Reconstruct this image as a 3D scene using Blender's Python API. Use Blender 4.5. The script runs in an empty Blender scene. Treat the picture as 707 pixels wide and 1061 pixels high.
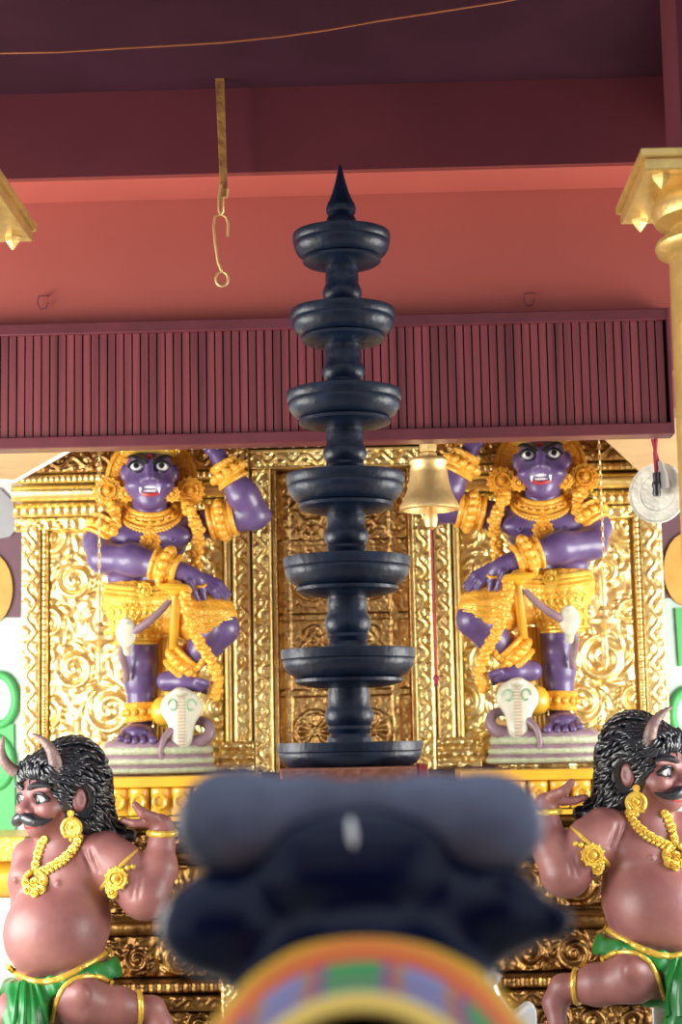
import bpy, math, random
import numpy as np
from mathutils import Vector, Matrix

# ---------------------------------------------------------------- camera
FPX = 1800.0
CAM = Vector((0.0, 0.0, 1.5))
PITCH, ROLL, YAW = math.radians(7.6), math.radians(1.1), math.radians(1.3)
_f = Vector((-math.sin(YAW) * math.cos(PITCH), math.cos(YAW) * math.cos(PITCH), math.sin(PITCH)))
_r0 = _f.cross(Vector((0, 0, 1))).normalized()
_u0 = _r0.cross(_f).normalized()
_r = _r0 * math.cos(ROLL) - _u0 * math.sin(ROLL)
_u = _u0 * math.cos(ROLL) + _r0 * math.sin(ROLL)
cd = bpy.data.cameras.new('camera')
cam = bpy.data.objects.new('camera', cd)
bpy.context.scene.collection.objects.link(cam)
cam.matrix_world = Matrix(((_r.x, _u.x, -_f.x, CAM.x), (_r.y, _u.y, -_f.y, CAM.y), (_r.z, _u.z, -_f.z, CAM.z), (0, 0, 0, 1)))
cd.sensor_fit = 'VERTICAL'
cd.sensor_height = 36.0
cd.lens = FPX * 36.0 / 1061.0
cd.clip_start = 0.05
cd.dof.use_dof = True
cd.dof.focus_distance = 6.2
cd.dof.aperture_fstop = 2.9
bpy.context.scene.camera = cam

# ---------------------------------------------------------------- light and exposure
sc = bpy.context.scene
sc.view_settings.view_transform = 'Standard'
sc.view_settings.look = 'None'
sc.view_settings.gamma = 1.0
sc.view_settings.exposure = 0.0
sc.view_settings.use_curve_mapping = False
w = bpy.data.worlds.new('sky')
sc.world = w
w.use_nodes = True
wn = w.node_tree.nodes
wn['Background'].inputs[0].default_value = (0.80, 0.88, 1.0, 1)
wn['Background'].inputs[1].default_value = 1.15


def area_light(name, loc, target, size, size_y, power, color=(1, 1, 1)):
    l = bpy.data.lights.new(name, 'AREA')
    l.shape = 'RECTANGLE'
    l.size, l.size_y, l.energy, l.color = size, size_y, power, color
    o = bpy.data.objects.new(name, l)
    sc.collection.objects.link(o)
    o.location = loc
    o.rotation_euler = (Vector(target) - Vector(loc)).to_track_quat('-Z', 'Y').to_euler()
    return o


area_light('daylight_opening', (-3.6, 5.6, 1.5), (-0.5, 7.6, 1.35), 3.6, 1.8, 300, (1.0, 0.97, 0.92))
area_light('daylight_opening', (3.6, 6.2, 1.5), (0.6, 7.8, 1.35), 2.6, 1.8, 235, (1.0, 0.97, 0.92))
area_light('daylight_front', (0.0, -1.5, 3.4), (0.0, 7.5, 1.5), 5.0, 2.0, 20, (0.9, 0.95, 1.0))


# ---------------------------------------------------------------- helpers
def at(px, py, Y):
    """world point seen at pixel (px, py) of the photograph at distance Y"""
    d = _f * FPX + _r * (px - 353.5) + _u * (530.5 - py)
    return CAM + d * ((Y - CAM.y) / d.y)


def link(o, parent=None):
    sc.collection.objects.link(o)
    if parent is not None:
        o.parent = parent
    return o


def tag(o, label=None, cat=None, group=None, kind=None):
    if label: o['label'] = label
    if cat: o['category'] = cat
    if group: o['group'] = group
    if kind: o['kind'] = kind
    return o


def empty(name, loc, label=None, cat=None, group=None):
    o = bpy.data.objects.new(name, None)
    o.empty_display_size = 0.05
    o.location = loc
    link(o)
    return tag(o, label, cat, group)


class MB:
    def __init__(s):
        s.v, s.f, s.n = [], [], 0

    def add(s, V, F):
        V = np.asarray(V, dtype=float).reshape(-1, 3)
        s.v.append(V)
        b = s.n
        s.f.extend([tuple(i + b for i in q) for q in F])
        s.n += len(V)
        return s

    def box(s, c, d, R=None):
        V = [(x, y, z) for x in (-.5, .5) for y in (-.5, .5) for z in (-.5, .5)]
        V = np.array(V) * np.array(d)
        if R is not None: V = V @ np.array(R).T
        V = V + np.array(c)
        return s.add(V, [(0, 1, 3, 2), (4, 6, 7, 5), (0, 4, 5, 1), (2, 3, 7, 6), (0, 2, 6, 4), (1, 5, 7, 3)])

    def span(s, a, b):
        a, b = np.array(a, float), np.array(b, float)
        return s.box((a + b) / 2, np.abs(b - a))

    def lathe(s, prof, c, ax=(0, 0, 1), n=40, sx=1.0):
        """prof: list of (radius, height along ax)"""
        c = np.array(c, float); ax = np.array(ax, float); ax /= np.linalg.norm(ax)
        t = np.array([1., 0, 0]) if abs(ax[0]) < .8 else np.array([0, 1., 0])
        e1 = t - ax * (t @ ax); e1 /= np.linalg.norm(e1)
        e2 = np.cross(ax, e1)
        V = []
        for (r, h) in prof:
            for k in range(n):
                a = 2 * math.pi * k / n
                V.append(c + ax * h + e1 * r * math.cos(a) * sx + e2 * r * math.sin(a))
        F = []
        m = len(prof)
        for i in range(m - 1):
            for k in range(n):
                k2 = (k + 1) % n
                F.append((i * n + k, i * n + k2, (i + 1) * n + k2, (i + 1) * n + k))
        F.append(tuple(range(n))[::-1])
        F.append(tuple((m - 1) * n + k for k in range(n)))
        return s.add(V, F)

    def tube(s, path, rad, n=10, flat=1.0, closed=False, up=None):
        P = [np.array(p, float) for p in path]
        m = len(P)
        if not hasattr(rad, '__len__'): rad = [rad] * m
        V, F = [], []
        prev = None
        for i in range(m):
            if closed: t = P[(i + 1) % m] - P[i - 1]
            else: t = P[min(i + 1, m - 1)] - P[max(i - 1, 0)]
            t = t / (np.linalg.norm(t) + 1e-12)
            if prev is None:
                g = np.array(up, float) if up is not None else (np.array([0, 0, 1.]) if abs(t[2]) < .9 else np.array([0, 1., 0]))
            else: g = prev if up is None else np.array(up, float)
            e1 = g - t * (g @ t); e1 /= (np.linalg.norm(e1) + 1e-12)
            prev = e1
            e2 = np.cross(t, e1)
            for k in range(n):
                a = 2 * math.pi * k / n
                V.append(P[i] + e1 * rad[i] * math.cos(a) + e2 * rad[i] * math.sin(a) * flat)
        for i in range(m if closed else m - 1):
            j = (i + 1) % m
            for k in range(n):
                k2 = (k + 1) % n
                F.append((i * n + k, i * n + k2, j * n + k2, j * n + k))
        if not closed:
            F.append(tuple(range(n))[::-1]); F.append(tuple((m - 1) * n + k for k in range(n)))
        return s.add(V, F)

    def ell(s, c, r, n=14, R=None):
        m = max(6, n // 2)
        V, F = [], []
        for i in range(m + 1):
            th = math.pi * i / m
            for k in range(n):
                a = 2 * math.pi * k / n
                V.append((math.sin(th) * math.cos(a), math.sin(th) * math.sin(a), math.cos(th)))
        if not hasattr(r, '__len__'): r = (r, r, r)
        V = np.array(V) * np.array(r)
        if R is not None: V = V @ np.array(R).T
        V = V + np.array(c)
        for i in range(m):
            for k in range(n):
                k2 = (k + 1) % n
                if i == 0: F.append((k, n + k, n + k2))
                elif i == m - 1: F.append((i * n + k, (i + 1) * n + k, i * n + k2))
                else: F.append((i * n + k, (i + 1) * n + k, (i + 1) * n + k2, i * n + k2))
        return s.add(V, F)

    def extrude(s, poly, a, ex, ey, depth):
        """2-D outline poly in the plane (a; ex, ey), extruded by the vector depth"""
        a, ex, ey, depth = [np.array(q, float) for q in (a, ex, ey, depth)]
        n = len(poly)
        V = [a + ex * x + ey * y for x, y in poly] + [a + ex * x + ey * y + depth for x, y in poly]
        F = [tuple(range(n)), tuple(range(2 * n - 1, n - 1, -1))] + [(i, (i + 1) % n + 0, (i + 1) % n + n, i + n)[::-1] for i in range(n)]
        return s.add(V, F)

    def build(s, name, mat, parent=None, smooth=True, angle=40, off=None, bevel=0):
        V = np.concatenate(s.v)
        if off is not None: V = V - np.array(off)
        me = bpy.data.meshes.new(name)
        me.from_pydata(V.tolist(), [], s.f)
        me.materials.append(mat)
        if smooth:
            me.polygons.foreach_set('use_smooth', [True] * len(me.polygons))
        me.update()
        if smooth and angle < 180:
            try: me.set_sharp_from_angle(angle=math.radians(angle))
            except Exception: pass
        o = link(bpy.data.objects.new(name, me), parent)
        if bevel:
            b = o.modifiers.new('bevel', 'BEVEL'); b.width = bevel; b.segments = 2; b.limit_method = 'ANGLE'
        return o


# ---- signed distance shapes: smooth unions meshed by surface nets
class SDF:
    def __init__(s): s.ops = []

    def cap(s, a, b, ra, rb=None, k=0.01, sub=False):
        s.ops.append(('cap', np.array(a, float), np.array(b, float), ra, ra if rb is None else rb, k, sub)); return s

    def chain(s, pts, rs, k=0.01):
        for i in range(len(pts) - 1): s.cap(pts[i], pts[i + 1], rs[i], rs[i + 1], k)
        return s

    def ell(s, c, r, k=0.01, R=None, sub=False):
        s.ops.append(('ell', np.array(c, float), np.array(r, float), np.eye(3) if R is None else np.array(R), k, sub)); return s

    def box(s, c, h, k=0.005, R=None, sub=False, rnd=0.0):
        s.ops.append(('box', np.array(c, float), np.array(h, float), np.eye(3) if R is None else np.array(R), k, sub, rnd)); return s

    def wave(s, fn): s.ops.append(('wave', fn)); return s

    @staticmethod
    def dist(o, P):
        if o[0] == 'cap':
            a, b, ra, rb = o[1:5]
            ab = b - a
            t = np.clip(((P - a) @ ab) / max(ab @ ab, 1e-12), 0, 1)
            return np.linalg.norm(P - a - t[:, None] * ab, axis=1) - (ra + (rb - ra) * t)
        if o[0] == 'ell':
            c, r, R = o[1:4]
            q = (P - c) @ R
            k0 = np.linalg.norm(q / r, axis=1)
            k1 = np.linalg.norm(q / (r * r), axis=1)
            return k0 * (k0 - 1) / np.maximum(k1, 1e-9)
        c, h, R = o[1:4]
        rnd = o[6]
        q = np.abs((P - c) @ R) - h + rnd
        return np.linalg.norm(np.maximum(q, 0), axis=1) + np.minimum(q.max(axis=1), 0) - rnd

    @staticmethod
    def comb(F, d, k, sub):
        if sub:
            h = np.maximum(k - np.abs(F + d), 0) / k
            return np.maximum(F, -d) + h * h * k * .25
        h = np.maximum(k - np.abs(F - d), 0) / k
        return np.minimum(F, d) - h * h * k * .25

    def bounds(s, o):
        if o[0] == 'cap':
            r = max(o[3], o[4])
            return np.minimum(o[1], o[2]) - r, np.maximum(o[1], o[2]) + r
        e = np.abs(o[3]) @ o[2]
        return o[1] - e, o[1] + e

    def ev(s, P):
        P = np.asarray(P, float).reshape(-1, 3)
        F = np.full(len(P), 10.0)
        for o in s.ops:
            if o[0] == 'wave': F = F + o[1](P); continue
            k, sub = (o[5], o[6]) if o[0] == 'cap' else (o[4], o[5])
            F = s.comb(F, s.dist(o, P), k, sub)
        return F

    def mesh(s, vox):
        bs = [s.bounds(o) for o in s.ops if o[0] != 'wave' and not (o[6] if o[0] == 'cap' else o[5])]
        lo = np.min([b[0] for b in bs], axis=0) - 4 * vox
        hi = np.max([b[1] for b in bs], axis=0) + 4 * vox
        n = np.ceil((hi - lo) / vox).astype(int) + 1
        ax = [lo[i] + vox * np.arange(n[i]) for i in range(3)]
        F = np.full(n, 10.0)
        for o in s.ops:
            if o[0] == 'wave':
                sel = np.abs(F) < 6 * vox
                I = np.argwhere(sel)
                P = lo + vox * I
                F[sel] += o[1](P)
                continue
            k, sub = (o[5], o[6]) if o[0] == 'cap' else (o[4], o[5])
            b0, b1 = s.bounds(o)
            m = k + 4 * vox
            i0 = np.clip(np.floor((b0 - m - lo) / vox).astype(int), 0, n - 1)
            i1 = np.clip(np.ceil((b1 + m - lo) / vox).astype(int) + 1, 1, n)
            if (i1 <= i0).any(): continue
            g = np.meshgrid(*[ax[i][i0[i]:i1[i]] for i in range(3)], indexing='ij')
            P = np.stack([q.ravel() for q in g], axis=1)
            d = s.dist(o, P).reshape(g[0].shape)
            sl = tuple(slice(i0[i], i1[i]) for i in range(3))
            F[sl] = s.comb(F[sl], d, k, sub)
        # surface nets
        ins = F < 0
        c = np.zeros(np.array(F.shape) - 1, dtype=int)
        corners = [(i, j, k) for i in (0, 1) for j in (0, 1) for k in (0, 1)]
        N = F.shape
        for (i, j, k) in corners: c += ins[i:N[0] - 1 + i, j:N[1] - 1 + j, k:N[2] - 1 + k]
        act = (c > 0) & (c < 8)
        A = np.argwhere(act)
        idx = -np.ones(act.shape, dtype=int)
        idx[act] = np.arange(len(A))
        acc = np.zeros((len(A), 3)); cnt = np.zeros(len(A))
        for a in corners:
            for d in range(3):
                if a[d]: continue
                b = list(a); b[d] = 1
                fa = F[A[:, 0] + a[0], A[:, 1] + a[1], A[:, 2] + a[2]]
                fb = F[A[:, 0] + b[0], A[:, 1] + b[1], A[:, 2] + b[2]]
                x = (fa < 0) != (fb < 0)
                t = np.where(x, fa / np.where(fa == fb, 1, fa - fb), 0)
                p = np.array(a, float)[None, :] + np.zeros((len(A), 3))
                p[:, d] += t
                acc[x] += p[x]; cnt[x] += 1
        V = lo + vox * (A + acc / cnt[:, None])
        Q = []
        for d in range(3):
            e, g = (d + 1) % 3, (d + 2) % 3
            s0 = [slice(1, N[i] - 1) for i in range(3)]; s1 = list(s0)
            s0[d] = slice(0, N[d] - 1); s1[d] = slice(1, N[d])
            a, b = ins[tuple(s0)], ins[tuple(s1)]
            I = np.argwhere(a != b)
            fl = a[a != b]
            off = np.ones(3, int); off[d] = 0
            I = I + off
            def cell(de, dg):
                J = I.copy(); J[:, e] -= de; J[:, g] -= dg
                return idx[J[:, 0], J[:, 1], J[:, 2]]
            q = np.stack([cell(1, 1), cell(0, 1), cell(0, 0), cell(1, 0)], axis=1)
            q[~fl] = q[~fl][:, ::-1]
            Q.append(q)
        Q = np.concatenate(Q)
        return V, Q

    def build(s, name, mat, parent=None, vox=0.006):
        V, Q = s.mesh(vox)
        me = bpy.data.meshes.new(name)
        me.from_pydata(V.tolist(), [], Q.tolist())
        me.materials.append(mat)
        me.polygons.foreach_set('use_smooth', [True] * len(me.polygons))
        me.update()
        return link(bpy.data.objects.new(name, me), parent)


class Frame:
    """local metres of a thing whose details are read off the photograph at distance D"""
    def __init__(s, px, py, D):
        s.D, s.s = D, D / FPX
        s.root = at(px, py, D)

    def P(s, px, py, d=0.0):
        return np.array(at(px, py, s.D + d * s.s) - s.root)

    def hit(s, sdf, px, py, lift=0.0, d0=-90, d1=60):
        """first point of the sdf surface along the view ray, lifted off it by lift px; and its normal"""
        ds = np.arange(d0, d1, 1.5)
        A, B = s.P(px, py, 0), s.P(px, py, 10)
        P = A[None, :] + (B - A)[None, :] * (ds[:, None] / 10)
        F = sdf.ev(P)
        i = np.argmax(F < 0.0) if (F < 0).any() else int(np.argmin(F))
        if i > 0 and F[i] < 0:
            t = F[i - 1] / (F[i - 1] - F[i]); p = P[i - 1] + (P[i] - P[i - 1]) * t
        else: p = P[i]
        e = 0.002
        g = np.array([sdf.ev([p + e * np.eye(3)[j]])[0] - sdf.ev([p - e * np.eye(3)[j]])[0] for j in range(3)])
        g /= (np.linalg.norm(g) + 1e-12)
        return p + g * lift * s.s, g


def lin(h):
    h = h.lstrip('#')
    c = [int(h[i:i + 2], 16) / 255 for i in (0, 2, 4)]
    return tuple(x / 12.92 if x < .04045 else ((x + .055) / 1.055) ** 2.4 for x in c)


def mat(name, col, rough=0.5, metal=0.0, bump=0.0, scale=20.0, kind='noise', col2=None, var=0.3, vscale=None, coat=0.0, spec=0.5, aniso=None):
    m = bpy.data.materials.new(name)
    m.use_nodes = True
    nt = m.node_tree
    N, L = nt.nodes, nt.links
    b = N['Principled BSDF']
    b.inputs['Roughness'].default_value = rough
    b.inputs['Metallic'].default_value = metal
    b.inputs['Specular IOR Level'].default_value = spec
    b.inputs['Coat Weight'].default_value = coat
    tc = N.new('ShaderNodeTexCoord')
    mp = N.new('ShaderNodeMapping')
    L.new(tc.outputs['Object'], mp.inputs[0])
    if aniso: mp.inputs['Scale'].default_value = aniso
    n1 = N.new('ShaderNodeTexNoise')
    n1.inputs['Scale'].default_value = vscale or scale * .3
    n1.inputs['Detail'].default_value = 6
    L.new(mp.outputs[0], n1.inputs[0])
    mix = N.new('ShaderNodeMix'); mix.data_type = 'RGBA'
    mix.inputs[6].default_value = (*col, 1)
    c2 = col2 or tuple(c * (1 - var) for c in col)
    mix.inputs[7].default_value = (*c2, 1)
    rp = N.new('ShaderNodeValToRGB')
    rp.color_ramp.elements[0].position = .35; rp.color_ramp.elements[1].position = .7
    L.new(n1.outputs[0], rp.inputs[0])
    L.new(rp.outputs[0], mix.inputs[0])
    L.new(mix.outputs[2], b.inputs['Base Color'])
    if bump:
        if kind == 'noise':
            t = N.new('ShaderNodeTexNoise'); t.inputs['Scale'].default_value = scale; t.inputs['Detail'].default_value = 5
            o = t.outputs[0]
        elif kind == 'voronoi':
            t = N.new('ShaderNodeTexVoronoi'); t.feature = 'SMOOTH_F1'; t.inputs['Scale'].default_value = scale
            o = t.outputs[0]
        else:
            t = N.new('ShaderNodeTexWave'); t.inputs['Scale'].default_value = scale; t.inputs['Distortion'].default_value = 6
            o = t.outputs[0]
        L.new(mp.outputs[0], t.inputs[0])
        bp = N.new('ShaderNodeBump'); bp.inputs['Strength'].default_value = bump; bp.inputs['Distance'].default_value = 0.01
        L.new(o, bp.inputs['Height'])
        L.new(bp.outputs[0], b.inputs['Normal'])
    return m


M = {}
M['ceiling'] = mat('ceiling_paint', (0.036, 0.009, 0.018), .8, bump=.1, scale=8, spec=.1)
M['beam'] = mat('shaded_beam_paint', (0.125, 0.024, 0.033), .7, bump=.08, scale=6, var=.2, spec=.2)  # same paint as the fascia, with the beam face's shade put into the colour
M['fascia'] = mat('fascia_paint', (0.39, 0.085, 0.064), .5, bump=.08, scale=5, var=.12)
M['slat'] = mat('slat_wood', (0.22, 0.042, 0.052), .45, bump=.15, scale=30, var=.6, vscale=24, aniso=(1, .2, .03))
M['slat_back'] = mat('dark_backing', (0.012, 0.006, 0.012), .8)
M['rail'] = mat('rail_wood', (0.135, 0.024, 0.036), .4, bump=.1, scale=20)
M['iron'] = mat('black_metal', (0.004, 0.009, 0.022), .36, metal=.0, bump=.25, scale=45, var=-.8, spec=.32)
M['nandi'] = mat('black_stone', (0.001, 0.004, 0.02), .22, bump=.12, scale=18, var=-.6, spec=.22)
M['horn_stone'] = mat('sky_lit_horn_stone', (0.12, 0.135, 0.21), .5, bump=.2, scale=30, col2=(0.05, 0.055, 0.09))  # greyer than the body: light on the horn tops is put into the colour
M['gold'] = mat('gilded_metal', (0.95, 0.80, 0.38), .33, metal=.9, bump=.3, scale=60, kind='noise', col2=(0.85, 0.60, 0.20))
M['gold_dark'] = mat('aged_gilded_metal', (0.55, 0.37, 0.14), .36, metal=1.0, bump=.5, scale=60, col2=(0.35, 0.17, 0.06))
M['gold_paint'] = mat('gold_paint', (0.88, 0.44, 0.055), .36, metal=.12, bump=.5, scale=90, kind='voronoi', col2=(0.74, 0.33, 0.025))
M['gold_bright'] = mat('bright_gold_paint', (0.85, 0.60, 0.10), .3, metal=.5, bump=.25, scale=70, kind='voronoi', col2=(0.7, 0.42, 0.05))
M['orange_paint'] = mat('ochre_gloss_paint', (0.80, 0.42, 0.03), .35, bump=.1, scale=30, var=.25, coat=.3)
M['column'] = mat('column_gold_paint', (0.78, 0.52, 0.16), .35, metal=.55, bump=.2, scale=60, var=.2)
M['purple'] = mat('purple_skin_paint', (0.13, 0.085, 0.205), .36, bump=.06, scale=40, col2=(0.07, 0.035, 0.13), vscale=9, coat=.15)
M['brown'] = mat('brown_skin_paint', (0.31, 0.13, 0.115), .45, bump=.12, scale=35, col2=(0.20, 0.07, 0.07), vscale=6)
M['hair'] = mat('black_hair_paint', (0.010, 0.013, 0.02), .28, bump=.2, scale=80, spec=.8)
M['green'] = mat('green_cloth_paint', (0.010, 0.20, 0.035), .35, bump=.15, scale=25, var=.4)
M['white'] = mat('white_paint', (0.82, 0.82, 0.78), .3, var=.08)
M['cream'] = mat('cream_cobra_paint', (0.55, 0.54, 0.42), .4, bump=.15, scale=60, var=.15)
M['coil_green'] = mat('pale_green_scale_paint', (0.42, 0.46, 0.30), .45, bump=.3, scale=70, kind='voronoi', var=.25)
M['coil_purple'] = mat('mauve_snake_paint', (0.25, 0.16, 0.19), .4, var=.3, bump=.15, scale=50)
M['red'] = mat('red_lip_paint', (0.42, 0.035, 0.03), .35)
M['black'] = mat('black_paint', (0.008, 0.008, 0.012), .3)
M['brass'] = mat('brass', (0.92, 0.68, 0.30), .42, metal=.8, bump=.15, scale=50, col2=(0.8, 0.52, 0.2))
M['cord_red'] = mat('red_cord', (0.35, 0.02, 0.05), .7, bump=.3, scale=150)
M['stone'] = mat('grey_stone', (0.38, 0.35, 0.32), .75, bump=.2, scale=15, var=.2)
M['floor'] = mat('floor_stone', (0.52, 0.47, 0.40), .45, bump=.1, scale=6, var=.2)
M['gold_base'] = mat('tarnished_gilded_metal', (0.36, 0.20, 0.06), .36, metal=1.0, bump=.5, scale=60, col2=(0.08, 0.03, 0.015), vscale=10)
M['copper'] = mat('copper_carving', (0.42, 0.16, 0.09), .4, metal=.6, bump=.8, scale=40, kind='voronoi')
M['tan'] = mat('tan_soffit', (0.55, 0.36, 0.17), .6, var=.15)
M['wire'] = mat('orange_wire', (0.42, 0.13, 0.04), .5)
M['m_green'] = mat('mural_green', (0.10, 0.55, 0.16), .5, var=.1)
M['m_pale'] = mat('mural_pale_green', (0.62, 0.86, 0.74), .5, var=.1)
M['m_white'] = mat('mural_white', (0.85, 0.87, 0.86), .5, var=.05)
M['m_purple'] = mat('mural_purple', (0.18, 0.08, 0.11), .5, var=.2)
M['m_orange'] = mat('mural_orange', (0.85, 0.45, 0.08), .5, var=.25)
M['grey'] = mat('grey_paint', (0.42, 0.43, 0.44), .5, var=.15)
M['steel'] = mat('steel', (0.6, 0.6, 0.6), .25, metal=.9)
# ---------------------------------------------------------------- the setting
def struct(mb, name, m, **k): return tag(mb.build(name, m, smooth=False, **k), kind='structure')


struct(MB().span((-7, -3, -0.1), (7, 12, 0)), 'floor', M['floor'])
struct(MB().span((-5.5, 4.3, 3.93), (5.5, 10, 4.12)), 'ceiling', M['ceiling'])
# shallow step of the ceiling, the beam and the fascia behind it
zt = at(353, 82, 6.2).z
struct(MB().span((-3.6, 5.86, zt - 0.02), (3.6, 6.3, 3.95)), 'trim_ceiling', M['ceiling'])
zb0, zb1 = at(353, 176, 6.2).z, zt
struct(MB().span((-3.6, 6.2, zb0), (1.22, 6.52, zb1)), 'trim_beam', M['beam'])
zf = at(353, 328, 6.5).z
struct(MB().span((-3.6, 6.205, zb0 - .012), (1.22, 6.46, zb0)), 'trim_beam_soffit_lit', M['fascia'])  # added board; its lighter colour carries the light on the beam's underside
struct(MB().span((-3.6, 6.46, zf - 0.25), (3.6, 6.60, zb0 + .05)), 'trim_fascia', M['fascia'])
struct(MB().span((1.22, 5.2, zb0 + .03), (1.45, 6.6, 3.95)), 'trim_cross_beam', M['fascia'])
# unseen dark wall, added behind the viewer to block light from the front
struct(MB().span((-4.2, -3.3, 0), (4.2, -3.1, 5.2)), 'wall_light_blocker', M['beam'])
# back wall of the porch
struct(MB().span((-5.5, 9.4, 0), (5.5, 9.55, 3.95)), 'wall_back', M['m_white'])
struct(MB().span((-1.75, 8.66, 2.9), (1.75, 8.8, 3.95)), 'trim_lintel', M['fascia'])
# sloping tan soffits behind the pelmet, left and right, with a white rim
for sx, a, b in ((-1, at(75, 466, 6.9), at(6, 500, 8.0)), (1, at(640, 452, 6.9), at(700, 462, 8.0))):
    pass
mb = MB()
pA, pB, pC, pD = at(-40, 455, 6.75), at(80, 462, 6.75), at(16, 498, 8.1), at(-60, 492, 8.1)
mb.add([pA, pB, pC, pD] + [p + Vector((0, 0, .04)) for p in (pA, pB, pC, pD)], [(0, 1, 2, 3), (7, 6, 5, 4), (0, 4, 5, 1), (1, 5, 6, 2), (2, 6, 7, 3), (3, 7, 4, 0)])
struct(mb, 'trim_soffit_left', M['tan'])
mb = MB().tube([pB, pC], .009).tube([pC, pD], .011)
struct(mb, 'trim_soffit_rim', M['m_white'])
mb = MB()
pA, pB, pC, pD = at(610, 440, 6.75), at(740, 430, 6.75), at(740, 560, 8.6), at(668, 478, 8.6)
mb.add([pA, pB, pC, pD] + [p + Vector((0, 0, .04)) for p in (pA, pB, pC, pD)], [(0, 1, 2, 3), (7, 6, 5, 4), (0, 4, 5, 1), (1, 5, 6, 2), (2, 6, 7, 3), (3, 7, 4, 0)])
struct(mb, 'trim_soffit_right', M['tan'])


def ring_poly(cx, cy, rx, ry, n=24, a0=0, a1=360):
    return [(cx + rx * math.cos(math.radians(a0 + (a1 - a0) * i / (n - 1 if a1 - a0 < 360 else n))), cy + ry * math.sin(math.radians(a0 + (a1 - a0) * i / (n - 1 if a1 - a0 < 360 else n)))) for i in range(n)]


def mural(side):
    Y = 9.38
    x0, x1 = (-60, 34) if side == 'left' else (676, 770)
    o = at((x0 + x1) / 2, 700, Y)
    root = empty('wall_mural', o, 'painted green and white wall mural beyond the %s edge of the golden screen' % side, 'mural', 'painted murals beside the golden screen')
    def poly(name, pts, m, k):
        P = [at(x, y, Y - .01 * k) - o for x, y in pts]
        mb = MB(); n = len(P)
        mb.add(P + [p + Vector((0, .012, 0)) for p in P], [tuple(range(n)), tuple(range(2 * n - 1, n - 1, -1))] + [(i, i + n, (i + 1) % n + n, (i + 1) % n) for i in range(n)])
        return mb.build(name, m, root, smooth=False)
    if side == 'left':
        poly('green_field', [(x0, 640), (x1, 640), (x1, 900), (x0, 900)], M['m_pale'], 1)
        poly('purple_field', [(x0, 540), (x1, 540), (x1, 640), (x0, 640)], M['m_purple'], 1)
        poly('white_field', [(x0, 440), (x1, 440), (x1, 540), (x0, 540)], M['m_white'], 1)
        poly('grey_curve', [(-60, 500), (0, 506), (14, 520), (20, 545), (10, 556), (-60, 570)], M['grey'], 3)
        poly('orange_petal', ring_poly(-12, 610, 25, 38), M['m_orange'], 3)
        t = MB()
        for c in ((-2, 725), (-6, 790)):
            t.tube([at(c[0] + 18 * math.cos(a), c[1] + 26 * math.sin(a), Y - .03) - o for a in np.linspace(0, 2 * math.pi, 25)[:-1]], .024, closed=True)
        t.build('green_scroll', M['m_green'], root)
        poly('green_pillar', [(-10, 750), (14, 750), (16, 868), (-10, 868)], M['m_green'], 3)
    else:
        poly('green_field', [(x0, 620), (x1, 620), (x1, 900), (x0, 900)], M['m_pale'], 1)
        poly('purple_field', [(x0, 530), (x1, 530), (x1, 620), (x0, 620)], M['m_purple'], 1)
        poly('white_field', [(x0, 440), (x1, 440), (x1, 530), (x0, 530)], M['tan'], 1)
        poly('orange_petal', ring_poly(712, 590, 24, 38), M['m_orange'], 3)
        poly('green_pillar', [(700, 630), (760, 630), (760, 690), (704, 690)], M['m_green'], 3)
        t = MB()
        t.tube([at(715 + 18 * math.cos(a), 740 + 26 * math.sin(a), Y - .03) - o for a in np.linspace(0, 2 * math.pi, 25)[:-1]], .024, closed=True)
        t.build('green_scroll', M['m_green'], root)


mural('left'); mural('right')


# ---------------------------------------------------------------- slatted pelmet
def pelmet():
    Y = 6.40
    zt, z1, z2, zb = [at(353, y, Y).z for y in (328, 340, 446, 458)]
    x0, x1 = at(-60, 400, Y).x, at(697, 400, Y).x
    o = Vector(((x0 + x1) / 2, Y, zb))
    r = empty('slatted_pelmet', o, 'long dark red slatted wooden pelmet hanging below the red fascia', 'pelmet')
    MB().span((x0, Y - .012, z1), (x1, Y + .09, zt)).build('top_rail', M['rail'], r, False, off=o, bevel=.004)
    MB().span((x0, Y - .015, zb), (x1, Y + .09, z2)).build('bottom_rail', M['rail'], r, False, off=o, bevel=.004)
    MB().span((x0, Y + .05, z2 - .01), (x1, Y + .07, z1 + .01)).build('backing', M['slat_back'], r, False, off=o)
    mb = MB()
    p = 8.8 * Y / FPX
    n = int((x1 - x0) / p)
    for i in range(n):
        x = x0 + p * (i + .5)
        mb.span((x - p * .415, Y + .006, z2 - .005), (x + p * .415, Y + .045, z1 + .005))
    mb.build('slats', M['slat'], r, False, off=o)
    MB().span((x1 - .012, Y - .016, zb), (x1, Y + .09, zt)).build('end_rail', M['rail'], r, False, off=o, bevel=.003)


pelmet()


def lace(px0, px1, py, label):
    Y = 6.62
    a, b = at(px0, py, Y), at(px1, py, Y)
    z = at((px0 + px1) / 2, 444, Y).z
    mb = MB()
    n = max(3, int(abs(px1 - px0) / 13))
    poly = [(0, .22)]
    L = b.x - a.x
    zl = at((px0 + px1) / 2, py, Y).z
    for i in range(n):
        for j in range(6):
            t = (i + j / 6) / n
            poly.append((t * L, (zl - z) * (1 if False else 1) - .014 * math.sin(math.pi * (j / 6))))
    poly.append((L, (zl - z))); poly.append((L, .22))
    mb.extrude(poly, (a.x, Y, z), (1, 0, 0), (0, 0, 1), (0, .006, 0))
    for i in range(n):
        mb.ell((a.x + (i + .5) * L / n, Y, zl - .016), .007, 8)
    o = Vector((a.x, Y, z))
    return tag(mb.build('lace_trim', M['cream'], off=o, smooth=False), label, 'lace trim', 'lace trims under the pelmet').__setattr__('location', o)


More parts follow.
